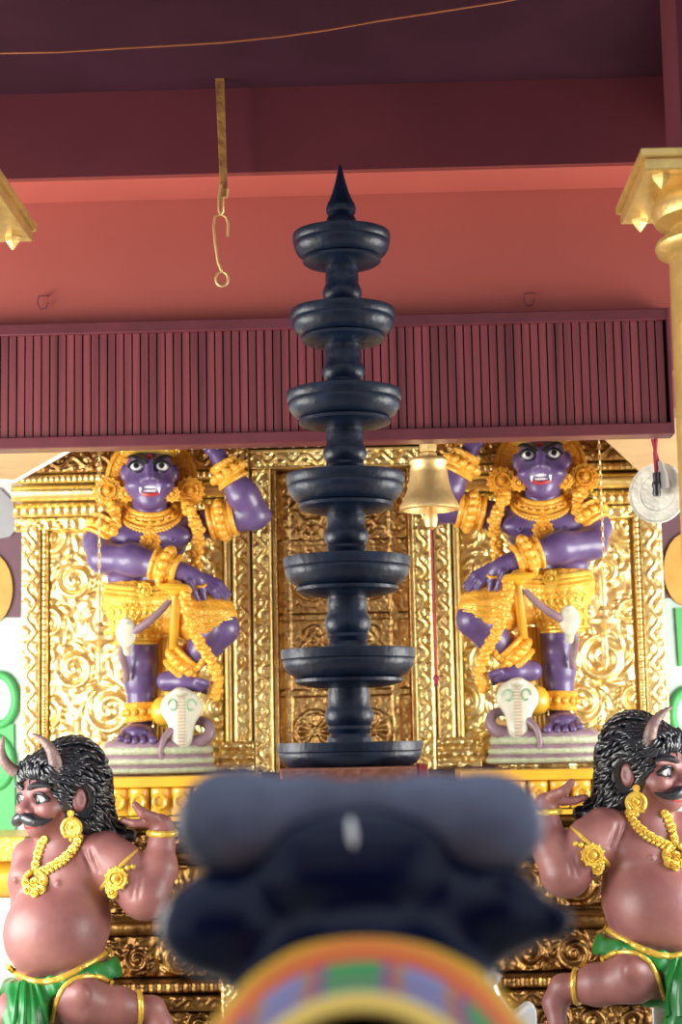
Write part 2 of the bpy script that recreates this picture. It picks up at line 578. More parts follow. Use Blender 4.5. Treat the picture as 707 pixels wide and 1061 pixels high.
lace(-5, 82, 462, 'scalloped cream lace edging under the pelmet at the far left')
lace(140, 350, 459, 'scalloped cream lace edging under the pelmet above the left purple guardian')
lace(480, 692, 450, 'scalloped cream lace edging under the pelmet above the right purple guardian')


# ---------------------------------------------------------------- gilded screen: height-field reliefs
def vnoise(u, v, seed=0):
    rs = np.random.RandomState(seed)
    T = rs.rand(64, 64)
    iu, iv = np.floor(u).astype(int), np.floor(v).astype(int)
    fu, fv = u - iu, v - iv
    fu, fv = fu * fu * (3 - 2 * fu), fv * fv * (3 - 2 * fv)
    g = lambda a, b: T[a % 64, b % 64]
    return (g(iu, iv) * (1 - fu) + g(iu + 1, iv) * fu) * (1 - fv) + (g(iu, iv + 1) * (1 - fu) + g(iu + 1, iv + 1) * fu) * fv


def spiral(u, v, cx, cy, R, hand, turns=1.6):
    x, y = u - cx, v - cy
    r = np.hypot(x, y); th = np.arctan2(y, x) * hand
    h = .5 + .5 * np.cos(th - r / R * turns * 2 * math.pi)
    h = h ** .7
    env = np.clip((R - r) / (R * .12), 0, 1)
    leaf = (.5 + .5 * np.cos(9 * th + r * .5)) * np.clip(1 - np.abs(r - R * 1.05) / (R * .22), 0, 1)
    boss = np.clip(1 - r / (R * .22), 0, 1) ** .5 * 1.2
    return np.maximum(np.maximum(h * env, leaf), boss)


def scrollfield(u, v, W, H, seed, base=26):
    rnd = random.Random(seed)
    h = .55 * vnoise(u / 5, v / 5, seed) * vnoise(u / 9 + 7, v / 9, seed + 3) * 1.6
    y = base * .8; row = 0
    while y < H + base * .3:
        n = max(1, round(W / (base * 2)))
        st = .5 if row % 2 else 0
        for i in range(n + (1 if st else 0)):
            R = base * rnd.uniform(.62, 1.1)
            cx = (i + .5 - st) * W / n + rnd.uniform(-.2, .2) * base
            s = spiral(u, v, cx, y + rnd.uniform(-.1, .1) * base, R, 1 if (i + row) % 2 else -1, rnd.uniform(1.4, 2.2))
            h = np.maximum(h, s)
        y += base * 1.75; row += 1
    return h


def strip(u, v, W, seed, period=30):
    t = v / period
    c = W / 2 + W * .22 * np.sin(t * math.pi * 2)
    vine = np.clip(1 - np.abs(u - c) / (W * .12), 0, 1) ** .6
    fr = (t * 2) % 1 - .5
    cc = W / 2 - W * .2 * np.sin((np.floor(t * 2) + .5) * math.pi)
    r = np.hypot(u - cc, fr * period / 2)
    th = np.arctan2(fr * period / 2, u - cc)
    ros = np.clip(1 - r / (W * .3), 0, 1) ** .5 * (.75 + .25 * np.cos(6 * th))
    return np.maximum(np.maximum(vine, ros), .5 * vnoise(u / 3, v / 3, seed))


def hf(name, parent, off, x0, x1, z0, z1, Y, fn, m, amp, res=.0062, U=.0046):
    """relief panel facing the camera; fn(u, v) in cells of U metres"""
    nx, nz = max(3, int((x1 - x0) / res)), max(3, int((z1 - z0) / res))
    X, Z = np.meshgrid(np.linspace(x0, x1, nx), np.linspace(z0, z1, nz), indexing='ij')
    H = fn((X - x0) / U, (Z - z0) / U) * amp
    H[0, :] = 0; H[-1, :] = 0; H[:, 0] = 0; H[:, -1] = 0
    V = np.stack([X, Y - H, Z], axis=2).reshape(-1, 3)
    id_ = np.arange(nx * nz).reshape(nx, nz)
    F = np.stack([id_[:-1, :-1], id_[1:, :-1], id_[1:, 1:], id_[:-1, 1:]], axis=2).reshape(-1, 4)
    back = np.array([(x0, Y + .05, z0), (x1, Y + .05, z0), (x1, Y + .05, z1), (x0, Y + .05, z1)])
    n = len(V)
    loop = list(id_[:, 0]) + list(id_[-1, 1:]) + list(id_[::-1, -1][1:]) + list(id_[0, ::-1][1:-1])
    mb = MB().add(np.concatenate([V, back]), [tuple(f) for f in F] + [(n + 3, n + 2, n + 1, n)] +
                  [tuple(list(id_[:, 0])[::-1]) + (n, n + 1), tuple(list(id_[-1, :])[::-1]) + (n + 1, n + 2), tuple(id_[:, -1]) + (n + 2, n + 3), tuple(id_[0, :]) + (n + 3, n)])
    return mb.build(name, m, parent, off=off, angle=180)


def screen():
    Yw = 8.30
    X = lambda px: at(px, 640, Yw).x
    Z = lambda py: at(353, py, Yw).z
    o = Vector((X(356), Yw, Z(808)))
    r = empty('golden_screen', o, 'gilded relief wall with scrolls and carved doorway behind the guardians', 'gilded screen')
    zb, zt = Z(808), Z(450)
    w = X(1) - X(0)
    # backing slab
    MB().span((X(22), Yw, zb), (X(690), Yw + .12, zt + .12)).build('backing_slab', M['gold_dark'], r, False, off=o)
    # scroll fields
    hf('scroll_panel', r, o, X(52), X(232), Z(800), Z(545), Yw - .01, lambda u, v: scrollfield(u, v, 180, 255, 4), M['gold'], .024)
    hf('scroll_panel', r, o, X(478), X(656), Z(800), Z(545), Yw - .01, lambda u, v: scrollfield(u, v, 178, 255, 9), M['gold'], .024)
    # outer pilasters
    for a, b, sd in ((24, 43, 1), (666, 688, 2)):
        hf('border_pilaster', r, o, X(a), X(b), zb, Z(532), Yw - .045, lambda u, v: strip(u, v, 20, sd), M['gold'], .016, res=.0055)
    for a in (46, 661):
        hf('border_fillet', r, o, X(a - 2), X(a + 5), zb, Z(540), Yw - .03, lambda u, v: np.sin(np.clip(u / 7, 0, 1) * math.pi) * (.8 + .2 * np.cos(v)), M['gold'], .02, res=.005)
    # inner pilasters: plain mouldings, foliage strips
    for s, (a0, a1, b0, b1, c0, c1) in ((1, (234, 242, 243, 262, 264, 284)), (-1, (470, 478, 450, 469, 429, 449))):
        hf('door_pilaster', r, o, X(a0), X(a1), Z(786), Z(505), Yw - .06, lambda u, v: np.abs(np.sin(u / 8 * math.pi * 2)), M['gold'], .018, res=.004)
        hf('door_pilaster', r, o, X(b0), X(b1), Z(786), Z(505), Yw - .075, lambda u, v: np.maximum(np.clip(np.cos(u / 19 * 2 * math.pi) - .3, 0, 1) * 1.3, strip(u, v, 19, 5, 24) * .8 * (np.abs(u - 9.5) < 6)), M['gold'], .02, res=.0048)
        hf('door_pilaster', r, o, X(c0), X(c1), Z(800), Z(488), Yw - .10, lambda u, v: np.maximum(strip(u, v, 19, 6, 28), (np.abs(u - 9.5) > 8) * .9), M['gold'], .022, res=.0048)
    # plinth blocks of the pilasters
    for a0, a1 in ((222, 264), (449, 494)):
        hf('pilaster_base', r, o, X(a0), X(a1), Z(800), Z(766), Yw - .11, lambda u, v: .6 * np.abs(np.sin(v / 34 * math.pi * 3)) + .4 * vnoise(u / 3, v / 3, 2), M['gold'], .03, res=.005)
    # door head
    hf('door_lintel', r, o, X(262), X(450), Z(488), Z(468), Yw - .11, lambda u, v: np.maximum(strip(v, u, 20, 8, 26), (np.abs(v - 10) > 8) * .9), M['gold'], .022, res=.0048)
    hf('door_lintel', r, o, X(236), X(476), Z(467), zt + .1, Yw - .13, lambda u, v: .5 + .5 * np.cos(u / 7 * 2 * math.pi) * (np.sin(v / 5)), M['gold_dark'], .025, res=.0055)

    # the door leaf
    def door(u, v):
        W, H = 130, 312
        h = np.zeros_like(u)
        x = np.abs(u - W / 2)
        h = np.maximum(h, (np.abs(x - 56) < 4) * .8)
        h = np.maximum(h, (x < 3) * .9)
        vm = (v % 78)
        h = np.maximum(h, (np.abs(vm - 3) < 3.5) * .7)
        cx = np.abs(x - 29)
        r1 = np.hypot(cx, (v % 156) - 42); th = np.arctan2((v % 156) - 42, x - 29)
        wheel = ((np.abs(r1 - 20) < 2.2) * .9 + (r1 < 17) * (.35 + .35 * np.cos(8 * th)) + (r1 < 5) * .6)
        h = np.maximum(h, wheel)
        b = (v % 156) - 118
        dia = (np.abs(cx + np.abs(b) * .8 - 20) < 3) * .8 + (np.hypot(cx, b) < 9) * .6
        h = np.maximum(h, dia)
        br = (np.abs(np.hypot(cx, np.abs(b) - 22) - 9) < 2.2) * .8
        h = np.maximum(h, br)
        return h + .25 * vnoise(u / 3, v / 3, 11)
    hf('door_leaf', r, o, X(289), X(424), Z(800), Z(489), Yw - .015, door, M['gold_dark'], .020, res=.0052)
    for a in (285, 425):
        MB().span((X(a), Yw - .10, Z(800)), (X(a + 4), Yw, Z(489))).build('door_jamb', M['gold_dark'], r, False, off=o, bevel=.003)
    # cornices either side
    for a0, a1 in ((16, 262), (450, 692)):
        bands = [(544, 531, .03, lambda u, v: vnoise(u / 4, v / 4, 3) + .3, .022, 'gold'),
                 (530, 516, .07, lambda u, v: np.sqrt(np.clip(1 - ((u % 9 - 4.5) / 4.5) ** 2, 0, 1)) * np.sin(np.clip(v / 14, 0, 1) * math.pi), .025, 'gold'),
                 (515, 499, .11, lambda u, v: np.sin(np.clip(v / 16, 0, 1) * math.pi) ** .6, .035, 'gold'),
                 (498, 490, .15, lambda u, v: np.sqrt(np.clip(1 - ((u % 6 - 3) / 3) ** 2, 0, 1)), .016, 'gold'),
                 (489, 468, .18, lambda u, v: strip(v, u, 21, 12, 30), .025, 'gold_dark'),
                 (467, 440, .21, lambda u, v: .5 + .5 * np.cos(u / 8 * 2 * math.pi) * np.sin(v / 6), .025, 'gold_dark')]
        for (ya, yb, dy, fn, am, mm) in bands:
            hf('cornice', r, o, X(a0), X(a1), Z(ya), Z(yb), Yw - dy, fn, M[mm], am, res=.0055)
    return r


screen()


# ---------------------------------------------------------------- plinths below the guardians
def plinth():
    Yp = 7.52
    Z = lambda py: at(353, py, Yp).z
    X = lambda px: at(px, 830, Yp).x
    petal = lambda u, v: (np.maximum(np.clip(1 - (((u % 20) - 10) / 9) ** 2, 0, 1) ** .5 * np.clip(1 - ((v - 24) / 22) ** 2, 0, 1) ** .3,
                          (np.abs(np.hypot(u % 20 - 10, (v - 14)) - 6) < 1.5) * 1.3))
    # ochre plinths
    for side, a, b in (('left', 20, 262), ('right', 478, 680)):
        o = Vector((X((a + b) / 2), Yp + .3, Z(848)))
        r = empty('ochre_plinth', o, 'ochre plinth moulded with a row of petals under the %s purple guardian' % side, 'plinth', 'petal-moulded plinths')
        MB().span((X(a), Yp - .03, Z(812)), (X(b), 8.12, Z(801))).build('top_slab', M['orange_paint'], r, False, off=o, bevel=.006)
        hf('petal_band', r, o, X(a + 2), X(b - 2), Z(843), Z(812), Yp + .02, petal, M['orange_paint'], .03, res=.0055)
        MB().span((X(a + 2), Yp + .02, Z(848)), (X(b - 2), 8.12, Z(812))).build('core', M['orange_paint'], r, False, off=o)
    # the stepped gilded base behind everything
    o = Vector((0, 8.0, 0))
    r = empty('gilded_base', o, 'dark gilded stepped base carved with scroll bands behind the crouching demons', 'stepped base')
    zf = [Z(y) for y in (849, 872, 905, 950, 968, 1020, 1030, 1075)]
    x0, x1 = X(30), X(668)
    MB().span((x0, Yp + .28, 0), (x1, 8.35, zf[0] + .0)).build('core', M['gold_base'], r, False, off=o)
    MB().span((x0, 8.135, zf[0]), (x1, 8.42, at(353, 808, 8.30).z - .002)).build('rear_step', M['gold_base'], r, False, off=o)
    specs = [(849, 858, .06, lambda u, v: np.sin(np.clip(v / 9, 0, 1) * math.pi), .02),
             (862, 876, .16, lambda u, v: strip(v, u, 14, 3, 22), .02),
             (880, 892, .05, lambda u, v: np.sin(np.clip(v / 12, 0, 1) * math.pi) ** .6, .03),
             (896, 948, .20, lambda u, v: scrollfield(u, v, 640, 52, 21, 24), .03),
             (952, 966, .02, lambda u, v: np.sin(np.clip(v / 14, 0, 1) * math.pi) ** .6, .03),
             (968, 1012, .08, lambda u, v: scrollfield(u, v, 640, 44, 17, 20), .03),
             (1014, 1026, -.02, lambda u, v: np.sqrt(np.clip(1 - ((u % 8 - 4) / 4) ** 2, 0, 1)), .02),
             (1028, 1044, -.04, lambda u, v: strip(v, u, 16, 9, 24), .02),
             (1046, 1080, .02, lambda u, v: scrollfield(u, v, 640, 34, 31, 18), .03)]
    for (ya, yb, dy, fn, am) in specs:
        z0, z1 = Z(yb), Z(ya)
        hf('carved_band', r, o, x0, x1, z0, z1, Yp + dy, fn, M['gold_base'], am, res=.0062)
        MB().span((x0, Yp + dy + .045, z0), (x1, Yp + .3, z1)).build('band_ledge', M['gold_base'], r, False, off=o)
    MB().span((x0 - .02, Yp - .05, 0), (x1 + .02, 8.35, Z(1082))).build('foot_block', M['stone'], r, False, off=o)
    # ochre ledge by the left column
    o = Vector((X(5), Yp + .2, Z(930)))
    for side, a, b in (('left', -60, 22), ('right', 696, 770)):
        o = Vector((X((a + b) / 2), Yp + .3, 0))
        r = empty('ochre_ledge', o, 'ochre stepped ledge at the %s end of the gilded base' % side, 'ledge', 'ochre ledges')
        za, zb, zc = Z(862), Z(888), Z(930)
        MB().span((X(a), Yp + .1, zb), (X(b), 8.3, za)).build('slab', M['gold_bright'], r, False, off=o, bevel=.01)
        MB().tube([(X(a), Yp + .3, (zb + zc) / 2), (X(b), Yp + .3, (zb + zc) / 2)], (zb - zc) / 2, n=24).build('roll', M['orange_paint'], r, off=o)
        MB().span((X(a), Yp + .25, 0), (X(b), 8.3, zc)).build('base_block', M['m_white'], r, False, off=o)


plinth()


# ---------------------------------------------------------------- gold columns
def column(side):
    s = -1 if side == 'left' else 1
    Y = 4.98
    near = at(669, 176, 4.72) if s > 0 else at(-4, 196, 4.72)
    Wd = .52
    c = Vector((near.x + s * Wd / 2, Y, 0))
    zt = near.z
    r = empty('gold_column', c, 'gold painted round column with a square studded capital at the %s edge' % side, 'column', 'gold columns')
    # square capital: stepped abacus with studs under its corners
    mb = MB()
    mb.span((-Wd / 2, -Wd / 2, zt), (Wd / 2, Wd / 2, zt + .035))
    mb.span((-Wd / 2 - .012, -Wd / 2 - .012, zt + .035), (Wd / 2 + .012, Wd / 2 + .012, zt + .06))
    mb.build('abacus', M['column'], r, False, bevel=.004)
    for a in (-1, 1):
        for b in (-1, 1):
            MB().lathe([(.026, 0), (.022, -.012), (.012, -.026), (.002, -.04)], (a * Wd * .40, b * Wd * .40, zt), n=4).build('stud', M['column'], r, False)
    R = .158
    prof = [(R + (.036 if s < 0 else .006), .25), (R, zt - .19), (R + .012, zt - .178), (R + .034, zt - .165), (R + .04, zt - .15), (R + .034, zt - .135), (R + .012, zt - .12),
            (R - .005, zt - .115), (R - .008, zt - .095), (R + .004, zt - .088), (R + .036, zt - .075), (R + .048, zt - .05), (R + .042, zt - .02), (R + .03, zt)]
    MB().lathe(prof, (0, 0, 0), n=64).build('shaft', M['column'], r)
    MB().lathe([(R + .1, 0), (R + .1, .1), (R + .07, .12), (R + .09, .16), (R + .05, .2), (R + .02, .26)], (0, 0, 0), n=48).build('base_moulding', M['column'], r)
    MB().span((-.13, -.13, zt + .06), (.13, .13, 3.93)).build('bearing_block', M['beam'], r, False)


column('left'); column('right')


# ---------------------------------------------------------------- tiered lamp
def lamp():
    D = 5.5
    base = at(365, 1200, D); base.z = 0
    r = empty('tiered_lamp', base, 'tall black seven-tier oil lamp tower with pointed finial in the centre', 'oil lamp')
    ax = lambda py: at(353.5 + (py - 170) * .0165, py, D)
    cx = at(358, 500, D).x - base.x
    z = lambda py: at(357, py, D).z
    s = D / FPX
    tiers = [(243, 52), (322, 55.5), (406, 60.5), (492, 62), (578, 66), (673, 69.5), (769, 75)]
    hs = [36, 38, 40, 41, 41, 40, 37]
    def bx(py): return at(352.6 + (py - 170) * .0167, py, D).x - base.x
    for i, (py, R) in enumerate(tiers):
        R *= s; z0 = z(py); h = hs[i] * s; c = (bx(py), 0, 0)
        pr = [(R * .25, z0 - h * .55), (R * .80, z0 - h * .5), (R * .90, z0 - h * .12), (R * .95, z0), (R, z0), (R * 1.005, z0 - h * .05), (R * 1.0, z0 - h * .24), (R * .975, z0 - h * .27),
              (R * .985, z0 - h * .32), (R * .965, z0 - h * .45), (R * .90, z0 - h * .6), (R * .80, z0 - h * .70), (R * .76, z0 - h * .72), (R * .80, z0 - h * .76), (R * .80, z0 - h * .84), (R * .74, z0 - h * .9), (R * .5, z0 - h * .98), (R * .3, z0 - h)]
        MB().lathe(pr, c, n=72).build('oil_tray', M['iron'], r, angle=50)
    def stem(pa, pb, R, c):
        za, zb = z(pa), z(pb); H = za - zb; R *= s
        pr = [(R * .9, za), (R * .9, za - H * .1), (R * .88, za - H * .13), (R * .9, za - H * .17), (R * .92, za - H * .25), (R * .9, za - H * .33), (R * 1.02, za - H * .40), (R * 1.08, za - H * .48), (R * 1.0, za - H * .56), (R * .9, za - H * .6),
              (R * .95, za - H * .64), (R * .86, za - H * .7), (R * .98, za - H * .76), (R * .98, za - H * .86), (R * 1.05, za - H * .9), (R * 1.05, zb)]
        MB().lathe(pr, (c, 0, 0), n=48).build('stem', M['iron'], r, angle=35)
    Rs = [19.5, 21.2, 21.6, 22, 22.6, 23.8]
    for i in range(6): stem(tiers[i][0] + 30, tiers[i + 1][0] + 16, Rs[i], bx(tiers[i + 1][0] - 12))
    zz = lambda py: z(py)
    f = [(.5, 170), (2, 174), (4, 182), (6, 190), (8.5, 198), (11.5, 206), (15, 212), (16.3, 217), (15.5, 221), (13, 223), (14.5, 225), (16, 228), (16, 240), (17, 256)]
    MB().lathe([(a * s, zz(b)) for a, b in f][::-1], (bx(200), 0, 0), n=48).build('finial', M['iron'], r, angle=35)
    # stand: carved copper collar, then the foot hidden behind the bull
    zc, zd = z(794), z(812)
    MB().span((bx(800) - 68 * s, -68 * s, zd), (bx(800) + 68 * s, 68 * s, zc)).build('carved_stand', M['copper'], r, False, bevel=.006)
    MB().span((bx(800) + 69 * s, -68 * s, zd), (bx(800) + 78 * s, 68 * s, zc + .004)).build('red_stand_end', M['red'], r, False, bevel=.003)
    MB().lathe([(.34, 0), (.34, .12), (.28, .14), (.26, .3), (.18, .34), (.14, .5), (.12, .9), (.15, 1.1), (.2, 1.25), (.2, zd)], (bx(800), 0, 0), n=40).build('pedestal', M['iron'], r)
    # inverted cup between stand and lowest tray
    MB().lathe([(50 * s, zc), (46 * s, zc + .01), (40 * s, z(771) - 30 * s)], (bx(771), 0, 0), n=40).build('collar', M['iron'], r)


lamp()


# ---------------------------------------------------------------- hanging things
def bell():
    D = 6.85; s = D / FPX
    top = at(444, 440, D)
    r = empty('temple_bell', at(444, 476, D), 'large brass bell hanging under the pelmet right of the lamp tower', 'bell')
    F = Frame(444, 476, D); P = F.P
    c = P(444, 476)
    zz = lambda py: P(444, py)[2]
    pr = [(0.01, 474), (19, 475), (20.5, 477), (20.5, 480), (18.8, 482), (19.8, 490), (21.3, 500), (23.5, 509), (27, 517), (31.5, 525), (31.5, 528), (28, 529), (23, 521), (14, 500), (.01, 485)]
    MB().lathe([(a * s, zz(b)) for a, b in pr], (c[0], 0, 0), n=64).build('bell_body', M['brass'], r, angle=50)
    MB().lathe([(9 * s, zz(476)), (9 * s, zz(470)), (7.5 * s, zz(468)), (9 * s, zz(466)), (9 * s, zz(452)), (6 * s, zz(450)), (6 * s, zz(436))], (c[0], 0, 0), n=8).build('crown_mount', M['brass'], r, False)
    t = MB()
    for k in range(int((3.93 - F.root.z - P(444, 438)[2]) / .03) + 1): t.tube([np.array(P(444, 438)) + np.array((0, 0, k * .03)) + np.array((math.cos(a) * .010 * (k % 2), math.cos(a) * .010 * (1 - k % 2), math.sin(a) * .022)) for a in np.linspace(0, 2 * math.pi, 13)[:-1]], .004, n=6, closed=True)
    t.build('chain', M['brass'], r)
    MB().lathe([(3.5 * s, zz(500)), (4 * s, zz(526)), (6.5 * s, zz(532)), (7.5 * s, zz(538)), (6 * s, zz(546)), (2 * s, zz(549))], (c[0] + .004, 0, 0), n=24).build('clapper', M['brass'], r)
    pts = [P(446.5 + 5.5 * t_, 545 + 157 * t_) for t_ in np.linspace(0, 1, 12)]
    MB().tube(pts, .0042, n=8).build('pull_rope', M['cord_red'], r)
    k = MB().ell(P(452, 703), .013, 10).tube([P(452, 703), P(450, 712)], [.009, .002], n=6).tube([P(452, 703), P(454.5, 711)], [.008, .002], n=6)
    k.build('knot', M['cord_red'], r)


bell()


def chain_lamp(px, ptop, py, label, hw=17):
    """small brass lamp dish hung on a chain"""
    D = 7.3; F = Frame(px, py, D); s = F.s
    r = empty('hanging_oil_lamp', F.root, label, 'hanging lamp', 'small hanging brass lamps')
    P = F.P
    ztop = P(px - (py - ptop) * .018, ptop)
    t = MB()
    ztop = np.array((P(px, py - 60)[0], 0, 3.925 - F.root.z))
    n = int((ztop[2] - P(px, py - 60)[2]) / .022)
    for k in range(n):
        c = P(px, py - 60) * (1 - k / n) + ztop * (k / n)
        t.tube([c + np.array((math.cos(a) * .005 * (k % 2), math.cos(a) * .005 * (1 - k % 2), math.sin(a) * .014)) for a in np.linspace(0, 2 * math.pi, 9)[:-1]], .0022, n=5, closed=True)
    t.build('chain', M['brass'], r)
    MB().lathe([(hw * s, .012), (hw * s * 1.02, .004), (hw * s * .95, -.008), (hw * s * .6, -.02), (6 * s, -.026), (3 * s, -.04), (4.5 * s, -.055), (2.5 * s, -.07), (4 * s, -.10), (3 * s, -.13), (5 * s, -.15), (1.5 * s, -.18), (.2 * s, -.20)][::-1], (0, 0, 0), n=40).build('lamp_dish', M['brass'], r)
    MB().lathe([(6 * s, .01), (4 * s, .03), (6 * s, .05), (3 * s, .07), (5 * s, .10), (2.5 * s, .13), (4.5 * s, .17), (2 * s, .20), (1 * s, .245)], (0, 0, 0), n=24).build('lamp_stem', M['brass'], r)


chain_lamp(103, 452, 662, 'small brass lamp dish on a chain left of the left purple guardian')
chain_lamp(626, 440, 645, 'small brass lamp dish on a chain right of the right purple guardian')


def gong():
    D = 6.75; F = Frame(684, 508, D); s = F.s; P = F.P
    r = empty('hanging_gong', F.root, 'round white metal gong on a red cord beside the right column', 'gong')
    a = np.array((.78, -.6, -.05)) / np.linalg.norm((.78, -.6, -.05))
    a = np.array((-.50, -.86, .05))
    R = 32 * s
    MB().lathe([(R * .2, -.004), (R * .97, -.006), (R, 0), (R * .985, .010), (R * .93, .008), (R * .9, .004), (R * .62, .004), (R * .6, .008), (R * .57, .004), (R * .01, .004)], P(682, 511), a, n=56).build('disc', mat('pale_worn_metal', (0.85, 0.82, 0.70), .5, metal=.1, bump=.3, scale=60, kind='voronoi'), r)
    MB().tube([(P(681, 440, -6)[0], 0, 3.925 - F.root.z), P(681, 440, -6), P(679, 470, -8), P(681, 498, -10)], .008, n=8).tube([P(676, 455, -8), P(683, 480, -8), P(686, 500, -10)], .006, n=8).build('red_cord', M['cord_red'], r)
    MB().tube([P(680, 490, -12), P(681, 505, -12)], [.014, .012], n=12).lathe([(.013, 0), (.017, .012), (.014, .03), (.018, .04), (.016, .055)], P(681, 514, -12)).build('striker', M['black'], r)
    MB().tube([P(684, 478, -10), P(688, 492, -12), P(689, 506, -12)], [.009, .016, .019], n=12).build('shell_trumpet', M['stone'], r)


gong()


def hook():
    D = 6.10; F = Frame(229, 88, D); s = F.s; P = F.P
    r = empty('ceiling_hook', at(229, 84, D), 'gold iron strap with a long open hook hanging from the red beam', 'hook')
    F = Frame(229, 84, D); P = F.P
    z0 = P(228, 76)[2]; a = P(226, 88); b = P(231.5, 206)
    mb = MB()
    V = [P(223, 76), P(232, 76), P(236, 205), P(228.5, 205)]
    V = V + [p + np.array((0, .012, 0)) for p in V]
    mb.add(V, [(0, 1, 2, 3), (7, 6, 5, 4), (0, 4, 5, 1), (1, 5, 6, 2), (2, 6, 7, 3), (3, 7, 4, 0)])
    mb.build('strap', mat('worn_gold_strap', (0.55, 0.30, 0.08), .5, metal=.4, bump=.4, scale=60, col2=(0.25, 0.09, 0.03)), r, False, bevel=.002)
    MB().tube([P(*q) for q in ((229, 192, -3), (227, 205, -4), (227, 218, -4), (228.5, 223, -4), (231, 220, -4), (231, 205, -4), (235, 204, -4), (236, 196, -4))], .0055, n=8).build('loop', M['brass'], r)
    h = [(236, 245), (236.5, 232), (234.5, 225), (229, 222), (222.5, 225), (221.5, 235), (223, 252), (226, 272), (230, 281)]
    h += [(230 + 6.3 * math.sin(t), 289 - 7.5 * math.cos(t)) for t in np.linspace(.1, 6.1, 16)]
    MB().tube([P(x, y, -4 + (0 if i < 9 else 1)) for i, (x, y) in enumerate(h)], .0052, n=8).build('hook_rod', M['brass'], r)


hook()


def wall_hook(px, py, label):
    D = 6.45; F = Frame(px, py, D); P = F.P
    h = [(px + 5, py - 7, 4), (px + 4, py - 8, -5), (px - 5, py - 7, -5), (px - 6, py, -5), (px - 3, py + 6, -5), (px + 3, py + 5, -5), (px + 5, py - 1, -5)]
    o = MB().tube([P(*q) for q in h], .0028, n=6).build('wire_hook', M['rail'])
    o.location = F.root
    tag(o, label, 'hook', 'wire hooks on the fascia')


wall_hook(45, 314, 'small bent wire hook on the red fascia at the left')
wall_hook(549, 311, 'small bent wire hook on the red fascia at the right')

# sagging wire near the ceiling
F = Frame(200, 45, 5.4)
pts = [(-40, 54), (0, 55), (60, 54), (126, 50), (180, 47), (230, 44), (290, 38), (340, 31), (390, 22), (450, 13), (520, 2), (600, -14)]
o = MB().tube([F.P(*q) for q in pts], .0035, n=6).build('electric_wire', M['wire'])
o.location = F.root
tag(o, 'thin orange wire sagging under the dark ceiling', 'wire')
# ---------------------------------------------------------------- ornament shapes shared by the figures
def nrm(v):
    v = np.array(v, float); return v / (np.linalg.norm(v) + 1e-12)


def band(mb, a, b, r0, r1, ridges=4, amp=.08, n=36, beads=0, flat=1.0):
    """ornate cuff around the axis a-b"""
    a, b = np.array(a, float), np.array(b, float)
    L = np.linalg.norm(b - a); ax = (b - a) / L
    m = ridges * 6
    pr = [(min(r0, r1) * .8, 0)]
    for i in range(m + 1):
        t = i / m
        r = r0 + (r1 - r0) * t
        pr.append((r * (1 + amp * abs(math.sin(t * math.pi * ridges))) * (1.04 if t < .12 or t > .88 else 1), L * t))
    pr.append((min(r0, r1) * .8, L))
    mb.lathe(pr, a, ax, n=n, sx=flat)
    if beads:
        t = np.array([1., 0, 0]) if abs(ax[0]) < .8 else np.array([0, 1., 0])
        e1 = nrm(t - ax * (t @ ax)); e2 = np.cross(ax, e1)
        for k in range(beads):
            an = 2 * math.pi * k / beads
            mb.ell((a + b) / 2 + (e1 * math.cos(an) * flat + e2 * math.sin(an)) * max(r0, r1) * 1.05, L * .2, 8)
    return mb


def rosette(mb, c, ax, R, th, petals=12):
    c = np.array(c, float); ax = nrm(ax)
    t = np.array([0, 0, 1.]) if abs(ax[2]) < .8 else np.array([1., 0, 0])
    e1 = nrm(t - ax * (t @ ax)); e2 = np.cross(ax, e1)
    mb.lathe([(R * .9, -th), (R * .95, 0), (R * .9, th * .5), (R * .62, th * .5), (R * .58, th), (R * .5, th), (R * .46, th * .4), (R * .25, th * .5), (R * .22, th * 1.3), (R * .05, th * 1.5)], c, ax, n=32)
    for k in range(petals):
        a = 2 * math.pi * k / petals
        d = e1 * math.cos(a) + e2 * math.sin(a)
        mb.ell(c + d * R * .93, R * .15, 8)
        mb.ell(c + d * R * .72 + ax * th * .5, (R * .09), 6)
    return mb


def beads(mb, pts, r, step):
    pts = [np.array(p, float) for p in pts]
    acc = 0
    for a, b in zip(pts[:-1], pts[1:]):
        L = np.linalg.norm(b - a); n = max(1, int(L / step))
        for k in range(n): mb.ell(a + (b - a) * (k + .5) / n, r, 8)
    return mb


def blobs(mb, pts, rs, rnd, k=3):
    """chunky carved garland: twisted knobs along a path"""
    for i, (p, r) in enumerate(zip(pts, rs)):
        p = np.array(p, float)
        for j in range(k):
            a = i * 1.1 + j * 2 * math.pi / k
            mb.ell(p + np.array((math.cos(a) * r * .45, -abs(math.sin(a)) * r * .35, math.sin(a) * r * .3)), (r * .72, r * .6, r * .62), 10)
    return mb


def interp(pts, n):
    P = np.array(pts, float)
    L = np.concatenate([[0], np.cumsum(np.linalg.norm(np.diff(P, axis=0), axis=1))])
    t = np.linspace(0, L[-1], n)
    # catmull-rom like smoothing through linear resample then blur
    Q = np.stack([np.interp(t, L, P[:, j]) for j in range(P.shape[1])], axis=1)
    for _ in range(2): Q[1:-1] = (Q[:-2] + 2 * Q[1:-1] + Q[2:]) / 4
    return Q


def mirror_tree(src, loc, label):
    """mirrored copy of a figure: every part and sub-part mirrored left to right"""
    mm = Matrix.Scale(-1, 4, Vector((1, 0, 0)))
    def cp(o, parent):
        c = o.copy()
        if o.data is not None:
            c.data = o.data.copy(); c.data.transform(mm); c.data.flip_normals()
        sc.collection.objects.link(c); c.parent = parent
        for ch in list(o.children): cp(ch, c)
        return c
    r = cp(src, None); r.location = loc; r['label'] = label
    return r


